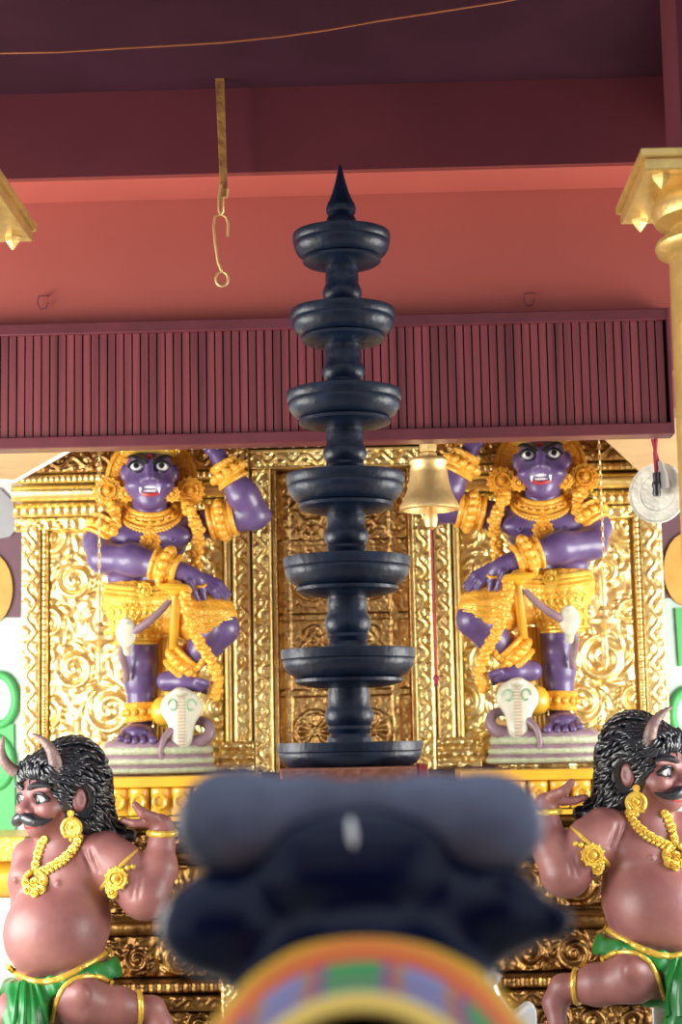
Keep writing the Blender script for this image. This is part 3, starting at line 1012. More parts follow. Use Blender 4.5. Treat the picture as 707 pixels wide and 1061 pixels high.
# ---------------------------------------------------------------- the purple guardians
def guardian():
    D = 7.95
    F = Frame(160, 801, D); P, s = F.P, F.s
    r = empty('guardian_statue', F.root, 'purple door guardian statue with gold crown on the left side of the doorway', 'statue', 'purple door guardian statues')
    G, GB = M['gold_paint'], M['gold_bright']
    B = SDF()
    k = 8 * s
    # head
    B.ell(P(155, 490, -8), np.array((25, 27, 30)) * s, k=k)
    B.ell(P(155.5, 507, -15), np.array((22.5, 18, 20)) * s, k=k * 1.3)
    B.ell(P(155.5, 519, -26), np.array((10, 6, 8)) * s, k=k)
    for q in (-1, 1):
        B.ell(P(155 + q * 15, 503, -27), np.array((9, 9, 6)) * s, k=k * 1.5)
        B.cap(P(155 + q * 4, 477, -37), P(155 + q * 18, 473, -30), 3 * s, 2.4 * s, k=4 * s)
        B.ell(P(155 + q * 26, 490, -6), np.array((4.5, 4, 9)) * s, k=4 * s)
        B.ell(P(155 + q * 4.5, 496.5, -38), np.array((4, 4, 3)) * s, k=3 * s)
        B.ell(P(155 + q * 13, 483, -36), np.array((7, 4, 5)) * s, k=3 * s, sub=True)
    B.cap(P(155, 480, -36), P(155, 495, -42), 2.6 * s, 4.2 * s, k=4 * s)
    B.ell(P(155, 506, -40), np.array((12, 6, 6.5)) * s, k=2.5 * s, sub=True)
    B.cap(P(155, 512, -4), P(156, 538, 2), 16 * s, 20 * s, k=k)
    # trunk
    B.ell(P(156, 548, 4), np.array((46, 24, 20)) * s, k=k)
    B.ell(P(156, 566, 2), np.array((37, 25, 26)) * s, k=k * 1.5)
    B.ell(P(134, 556, -14), np.array((21, 13, 13)) * s, k=k * .8)
    B.ell(P(178, 556, -14), np.array((21, 13, 13)) * s, k=k * .8)
    B.ell(P(150, 593, 2), np.array((35, 27, 22)) * s, k=k * 1.2)
    B.ell(P(131, 600, -14), np.array((20, 13, 11)) * s, k=k * .6)
    B.ell(P(164, 600, -15), np.array((16, 13, 11)) * s, k=k * .6)
    B.ell(P(150, 628, 0), np.array((40, 28, 28)) * s, k=k * 1.5)
    for q in (133, 179): B.ell(P(q, 561, -27), np.array((2.2, 2.2, 2.2)) * s, k=1.5 * s)
    # crossing arm
    B.chain([P(110, 546, 0), P(102, 562, -8), P(107, 578, -22)], [17 * s, 15 * s, 15 * s], k=k)
    B.chain([P(107, 578, -22), P(138, 580, -38), P(168, 586, -46), P(186, 592, -46)], [15.5 * s, 16 * s, 12.5 * s, 10.5 * s], k=k)
    B.ell(P(198, 597, -46), np.array((14, 8, 10)) * s, k=k * .8, R=[[.9, 0, .43], [0, 1, 0], [-.43, 0, .9]])
    fing = [[(206, 601), (210, 614), (213, 626)], [(210, 602), (219, 612), (227, 622)], [(211, 600), (224, 609), (234, 620)], [(211, 597), (227, 604), (238, 616)], [(196, 603), (201, 613), (205, 621)]]
    for i, f in enumerate(fing):
        B.chain([P(x, y, -47 + (2 * i if i < 4 else -6) + j * 2) for j, (x, y) in enumerate(f)], [4.3 * s, 3.6 * s, 2.6 * s], k=1.5 * s)
    # raised arm
    B.chain([P(203, 545, 4), P(232, 539, 2), P(262, 534, -2)], [16 * s, 15 * s, 15 * s], k=k)
    B.chain([P(264, 533, -2), P(252, 513, -10), P(236, 490, -14), P(226, 472, -14)], [15.5 * s, 16 * s, 11 * s, 8.5 * s], k=k * .8)
    B.cap(P(268, 536, -2), P(276, 534, -2), 9 * s, 5 * s, k=k * .8)
    B.ell(P(220, 462, -14), np.array((10, 6, 11)) * s, k=k * .6)
    for i, (dx, dy) in enumerate([(-6, -26), (-1, -29), (4, -28), (9, -24)]):
        B.chain([P(216 + i * 3, 455, -15), P(216 + dx * .6 + i * 2, 446, -19), P(216 + dx + i, 462 + dy, -17)], [3.6 * s, 3.2 * s, 2.4 * s], k=1.5 * s)
    B.chain([P(212, 463, -18), P(203, 456, -22), P(200, 447, -22)], [3.8 * s, 3.4 * s, 2.6 * s], k=2 * s)
    # standing leg
    B.chain([P(137, 640, 0), P(145, 668, -3), P(147, 686, -4), P(146, 706, 2), P(146, 728, 2), P(147, 748, 2)], [25 * s, 18 * s, 16 * s, 17 * s, 13.5 * s, 11 * s], k=k * .7)
    B.ell(P(147, 687, -15), np.array((9, 6, 9)) * s, k=k * .8)
    B.ell(P(143, 759, -12), np.array((18, 22, 9.5)) * s, k=k * .7)
    for i, (x, y) in enumerate([(125.5, 766), (132.5, 768), (140, 769), (148, 769), (157.5, 768)]):
        B.cap(P(x + (141 - x) * .2, y - 7, -24), P(x + (x - 141) * .08, y - .5, -42), 3.6 * s, (3.5 if i < 4 else 4.8) * s, k=1.0 * s)
    # bent leg
    B.chain([P(172, 628, 0), P(204, 640, -18), P(231, 650, -32)], [26 * s, 23 * s, 16 * s], k=k)
    B.chain([P(230, 652, -32), P(214, 668, -26), P(196, 688, -20), P(184, 702, -20)], [17 * s, 16 * s, 12 * s, 9.5 * s], k=k * .8)
    B.chain([P(173, 706, -20), P(190, 706, -24), P(206, 710, -28)], [10.5 * s, 10 * s, 7 * s], k=k * .6)
    for i in range(5):
        B.cap(P(205, 705 + i * 1.8, -34 + i * 4), P(215 - i * .6, 708 + i * 2.2, -36 + i * 4.5), 3.4 * s, 3 * s, k=1.2 * s)
    B.build('body', M['purple'], r, vox=.0058)

    # face parts
    for (x, y) in ((141.5, 483), (168, 483)):
        c = P(x, y, -31)
        e = MB().ell(c, np.array((6.8, 4.2, 4.6)) * s, 20).build('eye', M['white'], r)
        MB().lathe([(3.0 * s, -.004), (3.0 * s, .001), (.01 * s, .0028)], c + np.array((0, -4.3 * s, 0)), (0, -1, 0), n=20).build('iris', M['black'], e)
        o = interp([(x - 9, y + 1, -33), (x - 5, y - 4.5, -35), (x, y - 6, -36), (x + 5, y - 4.5, -35), (x + 9, y + 1, -33)], 12)
        MB().tube([P(*q) for q in o], 1.5 * s, n=6).tube([P(q[0], 2 * y + 1 - q[1] * 1.0, q[2]) for q in o], .8 * s, n=6).build('eye_liner', M['black'], e)
        q = -1 if x < 155 else 1
        o = interp([(155 + q * 2.5, 480, -40), (155 + q * 8, 475.5, -39), (155 + q * 16, 472, -35), (155 + q * 23, 474, -27)], 10)
        MB().tube([P(*t) for t in o], [1.4 * s, 2.4 * s, 2.8 * s, 2.9 * s, 2.9 * s, 2.8 * s, 2.5 * s, 2.1 * s, 1.6 * s, .8 * s], n=6).build('eyebrow', M['black'], r)
    o = [(155 + 12.5 * math.cos(a), 506 + 6.6 * math.sin(a), -33.5 + 2.5 * abs(math.cos(a))) for a in np.linspace(0, 2 * math.pi, 25)[:-1]]
    lip = MB().tube([P(*q) for q in o], 2.1 * s, n=8, closed=True).build('lips', M['red'], r)
    MB().ell(P(155, 506, -29), np.array((11, 2, 6)) * s, 16).build('mouth_inside', M['red'], r)
    t = MB()
    for i in range(7): t.ell(P(148.4 + i * 2.2, 504.2, -33.5), np.array((1.2, 1.4, 2.2)) * s, 8)
    for i in range(6): t.ell(P(149.5 + i * 2.2, 508.6, -33), np.array((1.1, 1.3, 1.4)) * s, 8)
    for x in (145.5, 165): t.lathe([(1.7 * s, 0), (1.3 * s, 2.5 * s), (.1 * s, 6 * s)], P(x, 505, -35), (0, 0, -1 if x < 150 else -1), n=8)
    t.build('teeth', M['white'], r)
    MB().lathe([(3.4 * s, 0), (3.4 * s, .006), (1 * s, .008)], P(155, 474.5, -32), (0, -1, 0), n=20).build('forehead_mark', M['red'], r)
    # crown and halo
    c = P(156, 472, -6)
    prof = [(26, -1), (28.5, 1), (28.5, 6), (26, 8), (27, 11), (30, 15), (28, 20), (24, 23), (26, 27), (24, 33), (19, 37), (21, 41), (18, 47), (12, 52), (14, 56), (9, 61), (4, 67), (5, 71), (.5, 76)]
    mb = MB().lathe([(a * s * .98, b * s) for a, b in prof], c, n=48)
    for kk in range(18):
        a = 2 * math.pi * kk / 18
        mb.ell(c + np.array((math.cos(a) * 29 * s, math.sin(a) * 29 * s, 4 * s)), 3 * s, 8)
        mb.ell(c + np.array((math.cos(a) * 29 * s, math.sin(a) * 29 * s, 14 * s)), (3.2 * s, 3.2 * s, 4.5 * s), 8)
    mb.build('crown', GB, r)
    c = P(157, 497, 12)
    mb = MB().lathe([(30 * s, -.02), (46 * s, -.02), (49 * s, -.008), (49 * s, .006), (45 * s, .012), (43 * s, .004), (30 * s, .004), (28 * s, .012), (24 * s, .012)], c, (0, -1, 0), n=64)
    for kk in range(28):
        a = 2 * math.pi * kk / 28
        q = c + np.array((math.cos(a) * 36.5 * s, -.006, math.sin(a) * 36.5 * s))
        rosette(mb, q, (0, -1, 0), 4.6 * s, .006, 6)
    mb.build('halo', G, r)
    for (x, y, R_, d) in ((112, 509, 15.5, -4), (197, 509, 15.5, -4)):
        rosette(MB(), P(x, y, d), (0, -1, .05), R_ * s, .02, 14).build('ear_roundel', G, r)
    for (x, y) in ((131.5, 512), (178.5, 512)):
        rosette(MB(), P(x, y, -22), (0, -1, 0), 8.6 * s, .014, 10).tube([P(x, 497, -18), P(x, 504, -22)], 1.6 * s, n=8).build('earring', G, r)
    # shoulder tassels
    rnd = random.Random(3)
    for pts in ([(118, 524, -10), (119, 534, -16), (120, 543, -20), (118, 551, -22)], [(194, 524, -10), (200, 536, -14), (206, 548, -16), (207, 560, -16), (204, 572, -18), (202, 584, -20), (204, 594, -22), (198, 604, -24)]):
        q = interp(pts, max(4, int(len(pts) * 1.7)))
        blobs(MB(), [P(*t) for t in q], [6.8 * s + .8 * s * math.sin(i * 2.2) for i in range(len(q))], rnd).build('shoulder_tassel', G, r)
    # collar and pendant
    mb = MB()
    def on(x, y, lift=0): return F.hit(B, x, y, lift)[0]
    for (y0, dy, rr) in ((521, 16, 3.0), (525, 17, 2.6), (529, 18, 2.6), (533, 19, 2.4)):
        hw = 27 + (y0 - 521) * .5
        pts = [(156 + hw * math.sin(a), y0 + dy * (math.cos(a) - .15) * .95) for a in np.linspace(-1.35, 1.35, 22)]
        mb.tube([on(x, y, .3) for x, y in pts], rr * s, n=8)
    beads(mb, [on(156 + 29.5 * math.sin(a), 537 + 17 * (math.cos(a) - .15), 1) for a in np.linspace(-1.3, 1.3, 22)], 1.9 * s, 3.5 * s)
    for a in np.linspace(-1.2, 1.2, 9): mb.ell(on(156 + 28.5 * math.sin(a), 528 + 17 * (math.cos(a) - .15), 2), 2.4 * s, 8)
    mb.build('collar', G, r)
    rosette(MB(), on(155, 549, 2), (0, -1, .1), 4.4 * s, .008, 8).build('pendant_bead', G, r)
    mb = rosette(MB(), on(156, 561, 2), (0, -1, .1), 10.8 * s, .012, 12)
    mb.build('pendant', G, r)
    # arm bands
    band(MB(), P(116, 544, -3), P(103, 561, -9), 19.5 * s, 18.5 * s, 4, beads=14).build('armlet', G, r)
    mb = band(MB(), P(159, 583, -44), P(185, 591, -46), 16.5 * s, 14.5 * s, 5, beads=12)
    mb.build('wrist_cuff', G, r)
    band(MB(), P(217, 542, 3), P(244, 536, 1), 17.5 * s, 17.5 * s, 5, .1, beads=14).build('armlet', G, r)
    band(MB(), P(243, 500, -12), P(230, 479, -14), 16 * s, 14 * s, 4, beads=12).build('bracelet', G, r)
    MB().tube([P(207 + 6.5 * math.cos(a), 605 + 3 * math.sin(a), -46 - 6 * math.sin(a)) for a in np.linspace(0, 2 * math.pi, 17)[:-1]], 1.6 * s, n=6, closed=True).build('finger_ring', G, r)
    # dhoti
    K = SDF()
    K.ell(P(146, 620, 0), np.array((39, 33, 26)) * s, k=k)
    K.cap(P(140, 612, 0), P(141, 652, -3), 30 * s, 27 * s, k=k * 1.5)
    K.cap(P(170, 626, -4), P(206, 638, -20), 31 * s, 27 * s, k=k)
    K.cap(P(206, 638, -20), P(222, 640, -28), 26 * s, 24 * s, k=k)
    K.box(P(150, 712, 0), np.array((110, 70, 43)) * s, k=2 * s, sub=True)
    K.box(P(150, 560, 0), np.array((110, 90, 44)) * s, k=2 * s, sub=True)
    # the shin and knee come out below a slanting hem
    K.box(P(232, 690, -20), np.array((60, 70, 27)) * s, k=3 * s, R=[[.985, 0, -.17], [0, 1, 0], [.17, 0, .985]], sub=True)
    zc = P(140, 640)[2]
    K.wave(lambda Q: .0022 * np.sin((Q[:, 2] - zc) / (5.2 * s) * 2 * math.pi * .5 + 12 * Q[:, 0]) + .0012 * np.sin(Q[:, 0] / s * .5))
    dh = K.build('waist_cloth', G, r, vox=.0058)
    mb = MB()
    for y, rr in ((607, 3.0), (612, 2.0), (617, 2.4)):
        pts = [F.hit(K, x, y + 3 * math.sin((x - 112) / 75 * math.pi), .6)[0] for x in np.linspace(111, 182, 22)]
        mb.tube(pts, rr * s, n=8)
    beads(mb, [F.hit(K, x, 606 + 3 * math.sin((x - 112) / 75 * math.pi), 1.2)[0] for x in np.linspace(112, 180, 20)], 2.0 * s, 3.6 * s)
    rosette(mb, F.hit(K, 150, 612, 2)[0], (0, -1, 0), 9 * s, .012, 10)
    mb.build('belt', GB, r)
    mb = MB()
    for yy in (662, 666): mb.tube([F.hit(K, x, yy, .4)[0] for x in np.linspace(114, 162, 14)], 1.7 * s, n=6)
    for yy in (628, 640, 652):
        mb.tube([F.hit(K, x, yy + 2 * math.sin(x), .2)[0] for x in np.linspace(114, 168, 20)], 1.3 * s, n=6)
        for x in np.linspace(118, 164, 8): mb.ell(F.hit(K, x, yy + 6, .4)[0], (2.6 * s, 1.6 * s, 3.4 * s), 8)
    for off in (0, 5, 10): mb.tube([F.hit(K, x, 650 - off - (x - 205) * .10, .3)[0] for x in np.linspace(196, 240, 14)], 1.3 * s, n=6)
    mb.build('cloth_border', GB, r)
    # ankle cuffs
    band(MB(), P(146, 728, 2), P(147, 748, 2), 17 * s, 16.5 * s, 4, beads=14).build('ankle_cuff', G, r)
    mb = band(MB(), P(197, 679, -22), P(181, 697, -20), 17 * s, 15 * s, 4, .12, beads=14)
    for a in np.linspace(0, 2 * math.pi, 15)[:-1]:
        mb.ell(P(200 + 11 * math.cos(a), 680 + 13 * math.sin(a), -24 - 10 * math.sin(a * 1.0 + 1)), (4 * s, 4 * s, 4.5 * s), 8)
    mb.build('ankle_cuff', G, r)
    # mace
    ml = MB().tube([P(*q) for q in ((182, 606, -58), (181, 640, -50), (180, 668, -30), (178, 694, -2), (174, 724, -4))], [4.6 * s, 4.8 * s, 4.8 * s, 4.6 * s, 4.6 * s], n=16)
    ml.lathe([(3 * s, -.02), (6 * s, -.012), (8 * s, 0), (14 * s, .006), (17 * s, .018), (15 * s, .03), (8 * s, .036), (6 * s, .046), (2 * s, .052)], P(181, 613, -58), (.05, 0, 1), n=32)
    mc = ml.build('mace_handle', M['orange_paint'], r)
    MB().lathe([(4 * s, .07), (10 * s, .055), (14 * s, .03), (15.5 * s, 0), (14 * s, -.03), (9 * s, -.055), (4 * s, -.068)][::-1], P(171, 737, -8), n=32).build('mace_head', M['orange_paint'], mc)
    # hanging orange sash between the legs
    V = [P(163, 662, 6), P(182, 662, 6), P(179, 762, 10), P(160, 762, 10)]
    mb = MB()
    for i in range(4): mb.tube([P(165 + i * 4.5, 660, 4), P(164 + i * 4.5, 710, 8), P(162 + i * 4.7, 766, 10)], 3.4 * s, n=10)
    mb.build('hanging_sash', M['orange_paint'], r)
    # twisted garland over the bent leg
    q = interp([(192, 612, -60), (193, 632, -66), (200, 650, -62), (207, 668, -54), (217, 680, -42), (224, 694, -34), (227, 710, -28), (223, 722, -24)], 19)
    blobs(MB(), [P(*t) for t in q], [6.2 * s] * len(q), rnd).build('garland', G, r)
    # cobra under the raised foot
    C = SDF()
    C.ell(P(188, 733, -36), np.array((21.5, 5, 19)) * s, k=6 * s)
    C.ell(P(188, 752, -36), np.array((13, 6, 22)) * s, k=6 * s)
    C.cap(P(188, 768, -34), P(189, 772, -28), 9 * s, 7 * s, k=6 * s)
    C.ell(P(187, 717, -42), np.array((8, 8, 5)) * s, k=4 * s)
    cb = C.build('cobra_hood', M['cream'], r, vox=.005)
    mb = MB()
    for q in (-1, 1):
        pts = [(188 + q * (9 + 5 * math.cos(a) * (1 - a * .07)), 731 - 7 * math.sin(a) * (1 - a * .06)) for a in np.linspace(0, 5.4, 18)]
        mb.tube([F.hit(C, x, y, .1, -70, 0)[0] for x, y in pts], 1.1 * s, n=6)
    mb.build('hood_marking', mat('hood_green', (0.25, 0.42, 0.25), .45), cb)
    mb = MB()
    for y in np.arange(724, 774, 3.4): mb.tube([F.hit(C, x, y, .1, -70, 0)[0] for x in np.linspace(184.5, 191.5, 5)], 1.0 * s, n=6)
    mb.build('belly_scales', mat('hood_tan', (0.52, 0.38, 0.27), .5), cb)
    mb = MB().tube([P(*q) for q in interp([(200, 748, -18), (212, 746, -20), (219, 756, -24), (214, 766, -26), (200, 770, -26), (184, 771, -30)], 20)], [4 * s + .25 * s * i for i in range(20)], n=14)
    mb.tube([P(*q) for q in interp([(180, 755, -36), (170, 764, -44), (166, 778, -46), (168, 790, -44), (174, 797, -44)], 16)], [4.4 * s - .2 * s * i for i in range(16)], n=12)
    mb.build('cobra_body', M['coil_purple'], r)
    # cobra across the waist cloth
    S2 = SDF()
    S2.ell(P(131, 655, -52), np.array((10.5, 4, 15)) * s, k=4 * s)
    S2.cap(P(131, 660, -50), P(132, 676, -44), 6 * s, 4 * s, k=5 * s)
    S2.ell(P(131, 643, -56), np.array((4.5, 5, 3.5)) * s, k=3 * s)
    S2.build('small_cobra_hood', M['cream'], r, vox=.004)
    MB().tube([P(*q) for q in interp([(176, 622, -56), (166, 634, -56), (152, 646, -54), (140, 653, -52), (128, 664, -46), (126, 680, -36), (131, 694, -26), (131, 705, -20)], 26)], [3.2 * s + 1.2 * s * math.sin(i / 25 * math.pi) for i in range(26)], n=10).build('small_cobra_body', M['coil_purple'], r)
    # coiled serpent underfoot
    for i, (y, hw, hh, dd) in enumerate(((775, 51, 9, 34), (786.5, 54, 7, 37), (796, 57, 6, 39))):
        def oval(hw, dd, y, m=48):
            return [np.array(P(163, y)) + np.array((math.copysign(abs(math.cos(a)) ** .7, math.cos(a)) * hw * s, math.copysign(abs(math.sin(a)) ** .8, math.sin(a)) * dd * s - .01, 0)) for a in np.linspace(0, 2 * math.pi, m + 1)[:-1]]
        mb = MB().tube(oval(hw - hh * .5, dd, y), hh * s * 1.0, n=16, closed=True, up=(0, 0, 1))
        z = P(163, y)[2]
        ov = oval(hw - hh * .5, dd, y)
        mb.add([(p[0], p[1], z + hh * s * .9) for p in ov] + [(p[0], p[1], z - hh * s * .9) for p in ov], [tuple(range(48)), tuple(range(95, 47, -1))] + [(j, j + 48, (j + 1) % 48 + 48, (j + 1) % 48) for j in range(48)])
        co = mb.build('serpent_coil', M['coil_purple'], r)
        mb = MB()
        pts = oval(hw + hh * .15, dd + hh * .6, y, 120)
        mb.tube([p + np.array((0, 0, -hh * .28 * s)) for p in pts], [hh * s * (.50 + .06 * (j % 3 == 0)) for j in range(120)], n=12, closed=True, up=(0, 0, 1))
        mb.build('belly_scales', M['coil_green'], co)
    return r


g1 = guardian()
a, b = at(160, 801, 7.95), at(569, 790, 7.95)
mirror_tree(g1, b, 'purple door guardian statue with gold crown right of the doorway, beside the brass bell')


# ---------------------------------------------------------------- horned crouching figures
def demon():
    D = 6.70
    F = Frame(66, 1110, D); P, s = F.P, F.s
    r = empty('horned_demon_statue', F.root, 'brown pot-bellied horned demon statue with green waistcloth, crouching at the left', 'statue', 'horned demon statues holding up the base')
    GB = M['gold_bright']
    k = 9 * s
    H = np.array((58., 828., 0.))
    f = np.array((-.75, 0, -.66)); sd = np.array((.66, 0, -.75))
    def Q(fw, side, up):  # head frame: forward, towards the near ear, up; in pixels
        v = f * fw + sd * side
        return P(H[0] + v[0], H[1] - up, H[2] + v[2])
    Rm = np.array([[f[0], sd[0], 0], [f[2], sd[2], 0], [0, 0, 1]])   # columns: forward, side, up in world x, y, z
    B = SDF()
    B.ell(Q(-2, 0, 4), np.array((38, 32, 35)) * s, k=k, R=Rm)
    B.ell(Q(14, 0, -16), np.array((24, 25, 22)) * s, k=k, R=Rm)
    B.ell(Q(27, 0, -31), np.array((9, 10, 8)) * s, k=k, R=Rm)
    for q in (-1, 1):
        B.ell(Q(26, q * 18, -10), np.array((11, 9, 10)) * s, k=k * .7, R=Rm)
        B.cap(Q(36, q * 5, 9), Q(31, q * 22, 11), 4 * s, 3.2 * s, k=5 * s)
        B.ell(Q(41, q * 7, -13.5), np.array((5, 4, 3.5)) * s, k=3 * s, R=Rm)
        B.ell(Q(36, q * 14, 1), np.array((5, 8, 5.5)) * s, k=3 * s, R=Rm, sub=True)
        B.ell(Q(-3, q * 33, -1), np.array((8, 5, 12)) * s, k=3 * s, R=Rm)
        B.ell(Q(-1, q * 38, 0), np.array((4.5, 3, 7.5)) * s, k=3 * s, R=Rm, sub=True)
    B.cap(Q(36, 0, 5), Q(46, 0, -11), 3.6 * s, 6 * s, k=4 * s)
    B.cap(P(64, 855, 4), P(68, 888, 6), 24 * s, 28 * s, k=k)
    # trunk
    B.ell(P(70, 905, 6), np.array((52, 34, 32)) * s, k=k * 1.5)
    B.ell(P(72, 909, -18), np.array((27, 17, 19)) * s, k=k, R=None)
    B.ell(P(30, 908, -12), np.array((20, 16, 17)) * s, k=k)
    B.ell(P(78, 950, 4), np.array((36, 38, 46)) * s, k=k * 1.5)
    B.ell(P(56, 966, -14), np.array((51, 50, 50)) * s, k=k * 1.5)
    B.ell(P(68, 1010, 4), np.array((48, 40, 30)) * s, k=k * 1.5)
    for q in ((60, 915), (16, 912)): B.ell(F.hit(B, *q)[0], np.array((3, 3, 3)) * s, k=2 * s)
    # near arm, raised to the ledge
    B.chain([P(108, 888, -2), P(124, 898, -8), P(148, 928, -12)], [27 * s, 24 * s, 24 * s], k=k)
    B.chain([P(153, 927, -12), P(164, 900, -6), P(168, 872, 0), P(169, 860, 2)], [23 * s, 19 * s, 12.5 * s, 11 * s], k=k * .8)
    B.ell(P(163, 851, 4), np.array((15, 13, 8)) * s, k=k * .6)
    for i in range(4):
        B.chain([P(152, 852 + i * .5, -5 + i * 6), P(139, 853, -6 + i * 6.5), P(126 + abs(i - 1.5) * 2, 850, -4 + i * 7)], [4.6 * s, 4.2 * s, 3.3 * s], k=1.5 * s)
    B.chain([P(160, 847, -8), P(148, 843, -14), P(140, 834, -16)], [5.5 * s, 5 * s, 3.8 * s], k=3 * s)
    # far arm, hanging behind the belly
    B.chain([P(34, 890, 14), P(28, 914, 28), P(28, 940, 30), P(34, 965, 20)], [22 * s, 18 * s, 15 * s, 12 * s], k=k)
    for i in range(4): B.chain([P(34, 966, 22 - i * 4), P(34 + i, 976, 20 - i * 5), P(38 + i, 983, 18 - i * 5)], [4.6 * s, 4.2 * s, 3.2 * s], k=1.5 * s)
    # kneeling near leg: knee to the front, shin swept back to the right
    B.chain([P(72, 1020, 0), P(80, 1032, -30)], [38 * s, 29 * s], k=k)
    B.ell(P(80, 1036, -46), np.array((22, 16, 22)) * s, k=k)
    B.ell(P(83, 1032, -60), np.array((10, 7, 11)) * s, k=5 * s)
    B.chain([P(88, 1042, -38), P(122, 1044, -22), P(150, 1046, -10)], [21 * s, 20 * s, 13 * s], k=k * .8)
    B.chain([P(158, 1046, -8), P(166, 1062, -10), P(164, 1082, -20)], [14 * s, 12 * s, 9 * s], k=k * .7)
    for i in range(5): B.cap(P(158 + i * 3.2, 1082, -20), P(154 + i * 4, 1094, -26), 3.8 * s, 3.6 * s, k=1.5 * s)
    # far leg bent, foot on the ground
    B.chain([P(50, 1030, -6), P(16, 1052, -44), P(14, 1074, -42), P(16, 1094, -34)], [34 * s, 24 * s, 18 * s, 12 * s], k=k)
    B.chain([P(16, 1100, -36), P(8, 1104, -56)], [10 * s, 9 * s], k=k * .7)
    for i in range(5): B.cap(P(2 + i * 4, 1104, -60), P(0 + i * 4.4, 1105, -70), 3.8 * s, 3.6 * s, k=1.5 * s)
    # armpit folds
    for x0 in (86, 94): B.cap(F.hit(B, x0, 880, .6)[0], F.hit(B, x0 + 9, 902, .6)[0], 1.6 * s, 1.2 * s, k=4 * s, sub=True)
    for x0 in (140, 146): B.cap(F.hit(B, x0, 912, .6)[0], F.hit(B, x0 - 3, 930, .6)[0], 1.4 * s, 1.0 * s, k=4 * s, sub=True)
    B.build('body', M['brown'], r, vox=.0062)
    # face
    for q in (-1, 1):
        c = Q(31, q * 14, 1)
        e = MB().ell(c, np.array((6, 7.6, 5.4)) * s, 20, R=Rm).build('eye', M['white'], r)
        n = Rm[:, 0]
        MB().lathe([(3.4 * s, -.006), (3.4 * s, .0005), (.2 * s, .003)], c + n * 5.4 * s + np.array((-.002, 0, -.004)), n, n=20).build('iris', M['black'], e)
        up = interp([(32, q * 14 - 9, 0), (37, q * 14 - 4, 5.5), (38, q * 14 + 1, 6.5), (35, q * 14 + 6, 4.5), (30, q * 14 + 10, -1)], 12)
        lo = interp([(32, q * 14 - 9, 0), (36, q * 14 - 3, -5), (37, q * 14 + 1, -5.5), (34, q * 14 + 6, -4), (30, q * 14 + 10, -1)], 12)
        MB().tube([Q(*t) for t in up], 1.9 * s, n=6).tube([Q(*t) for t in lo], 1.3 * s, n=6).build('eye_liner', M['black'], e)
        br = interp([(42, q * 4, 10), (41, q * 11, 14.5), (37, q * 19, 15.5), (29, q * 27, 12)], 12)
        MB().tube([Q(*t) for t in br], [1.5 * s, 2.5 * s, 3 * s, 3.2 * s, 3.2 * s, 3.2 * s, 3.2 * s, 3 * s, 2.8 * s, 2.4 * s, 1.8 * s, .8 * s], n=8, flat=1.1).build('eyebrow', M['hair'], r)
        ms = interp([(46, 0, -18), (45.5, q * 7, -20), (42, q * 15, -24), (36, q * 22, -24), (29, q * 29, -20)], 14)
        mb = MB().tube([Q(*t) for t in ms], [s * x for x in (4.6, 5.6, 6.2, 6.4, 6.3, 6, 5.5, 4.9, 4.2, 3.5, 2.8, 2.1, 1.4, .6)], n=12)
        for j in range(4): mb.tube([Q(t[0] + 1.5, t[1], t[2] + 3.0 - j * 2.2) for t in ms[:10]], 1.3 * s, n=6)
        mb.build('moustache', M['hair'], r)
    MB().tube([Q(35, -9, -29), Q(37.5, -3, -29.5), Q(37.5, 3, -29.5), Q(35, 9, -29)], [1.2 * s, 2.0 * s, 2.0 * s, 1.2 * s], n=8).build('lips', M['red'], r)
    MB().tube([Q(37.5, 0, 12), Q(37, 0, 20), Q(34, 0, 27)], [1.1 * s, .9 * s, .5 * s], n=6).ell(Q(38.5, 0, 10), 1.8 * s, 8).build('forehead_mark', M['black'], r)
    # hair: a mass with combed locks over it
    Hs = SDF()
    Hs.ell(Q(-6, 0, 18), np.array((38, 38, 33)) * s, k=k, R=Rm)
    Hs.ell(P(76, 815, 8), np.array((37, 34, 49)) * s, k=k * 1.5)
    Hs.ell(P(92, 848, 12), np.array((24, 22, 26)) * s, k=k * 1.5)
    Hs.ell(Q(20, 0, 30), np.array((14, 30, 10)) * s, k=k, R=Rm)
    Hs.chain([P(98, 860, 14), P(112, 870, 16), P(134, 866, 18)], [17 * s, 14 * s, 8 * s], k=k)
    # face opening and ears stay clear
    Hs.ell(Q(42, 0, -12), np.array((34, 33, 35)) * s, k=4 * s, R=Rm, sub=True)
    Hs.ell(Q(-1, 42, -5), np.array((14, 16, 18)) * s, k=4 * s, R=Rm, sub=True)
    hb = Hs.build('hair', M['hair'], r, vox=.0062)
    mb = MB()
    rnd = random.Random(8)
    cH = Q(-8, 0, 8)
    n_l = 0
    while n_l < 640:
        a, z = rnd.uniform(0, 2 * math.pi), rnd.uniform(-.7, 1)
        rr = math.sqrt(1 - z * z)
        d = np.array((math.cos(a) * rr, math.sin(a) * rr, z))
        if d[1] > .5: continue
        c0 = P(74, 826, 6) if n_l % 5 else Q(0, 0, 10)
        if n_l % 3 == 0:
            d = nrm(Rm[:, 0] * rnd.uniform(.1, .9) + Rm[:, 1] * rnd.uniform(-.8, .9) + np.array((0, 0, rnd.uniform(.6, 1))))
            c0 = Q(0, 0, 4)
        # march outwards to the hair surface
        ts = np.linspace(10 * s, 80 * s, 60)
        Fv = Hs.ev(c0[None, :] + d[None, :] * ts[:, None])
        i = np.where((Fv[:-1] < 0) & (Fv[1:] >= 0))[0]
        if not len(i): continue
        p = c0 + d * ts[i[-1]]
        if np.linalg.norm(p - Q(-3, 34, -2)) < 16 * s: continue
        n_l += 1
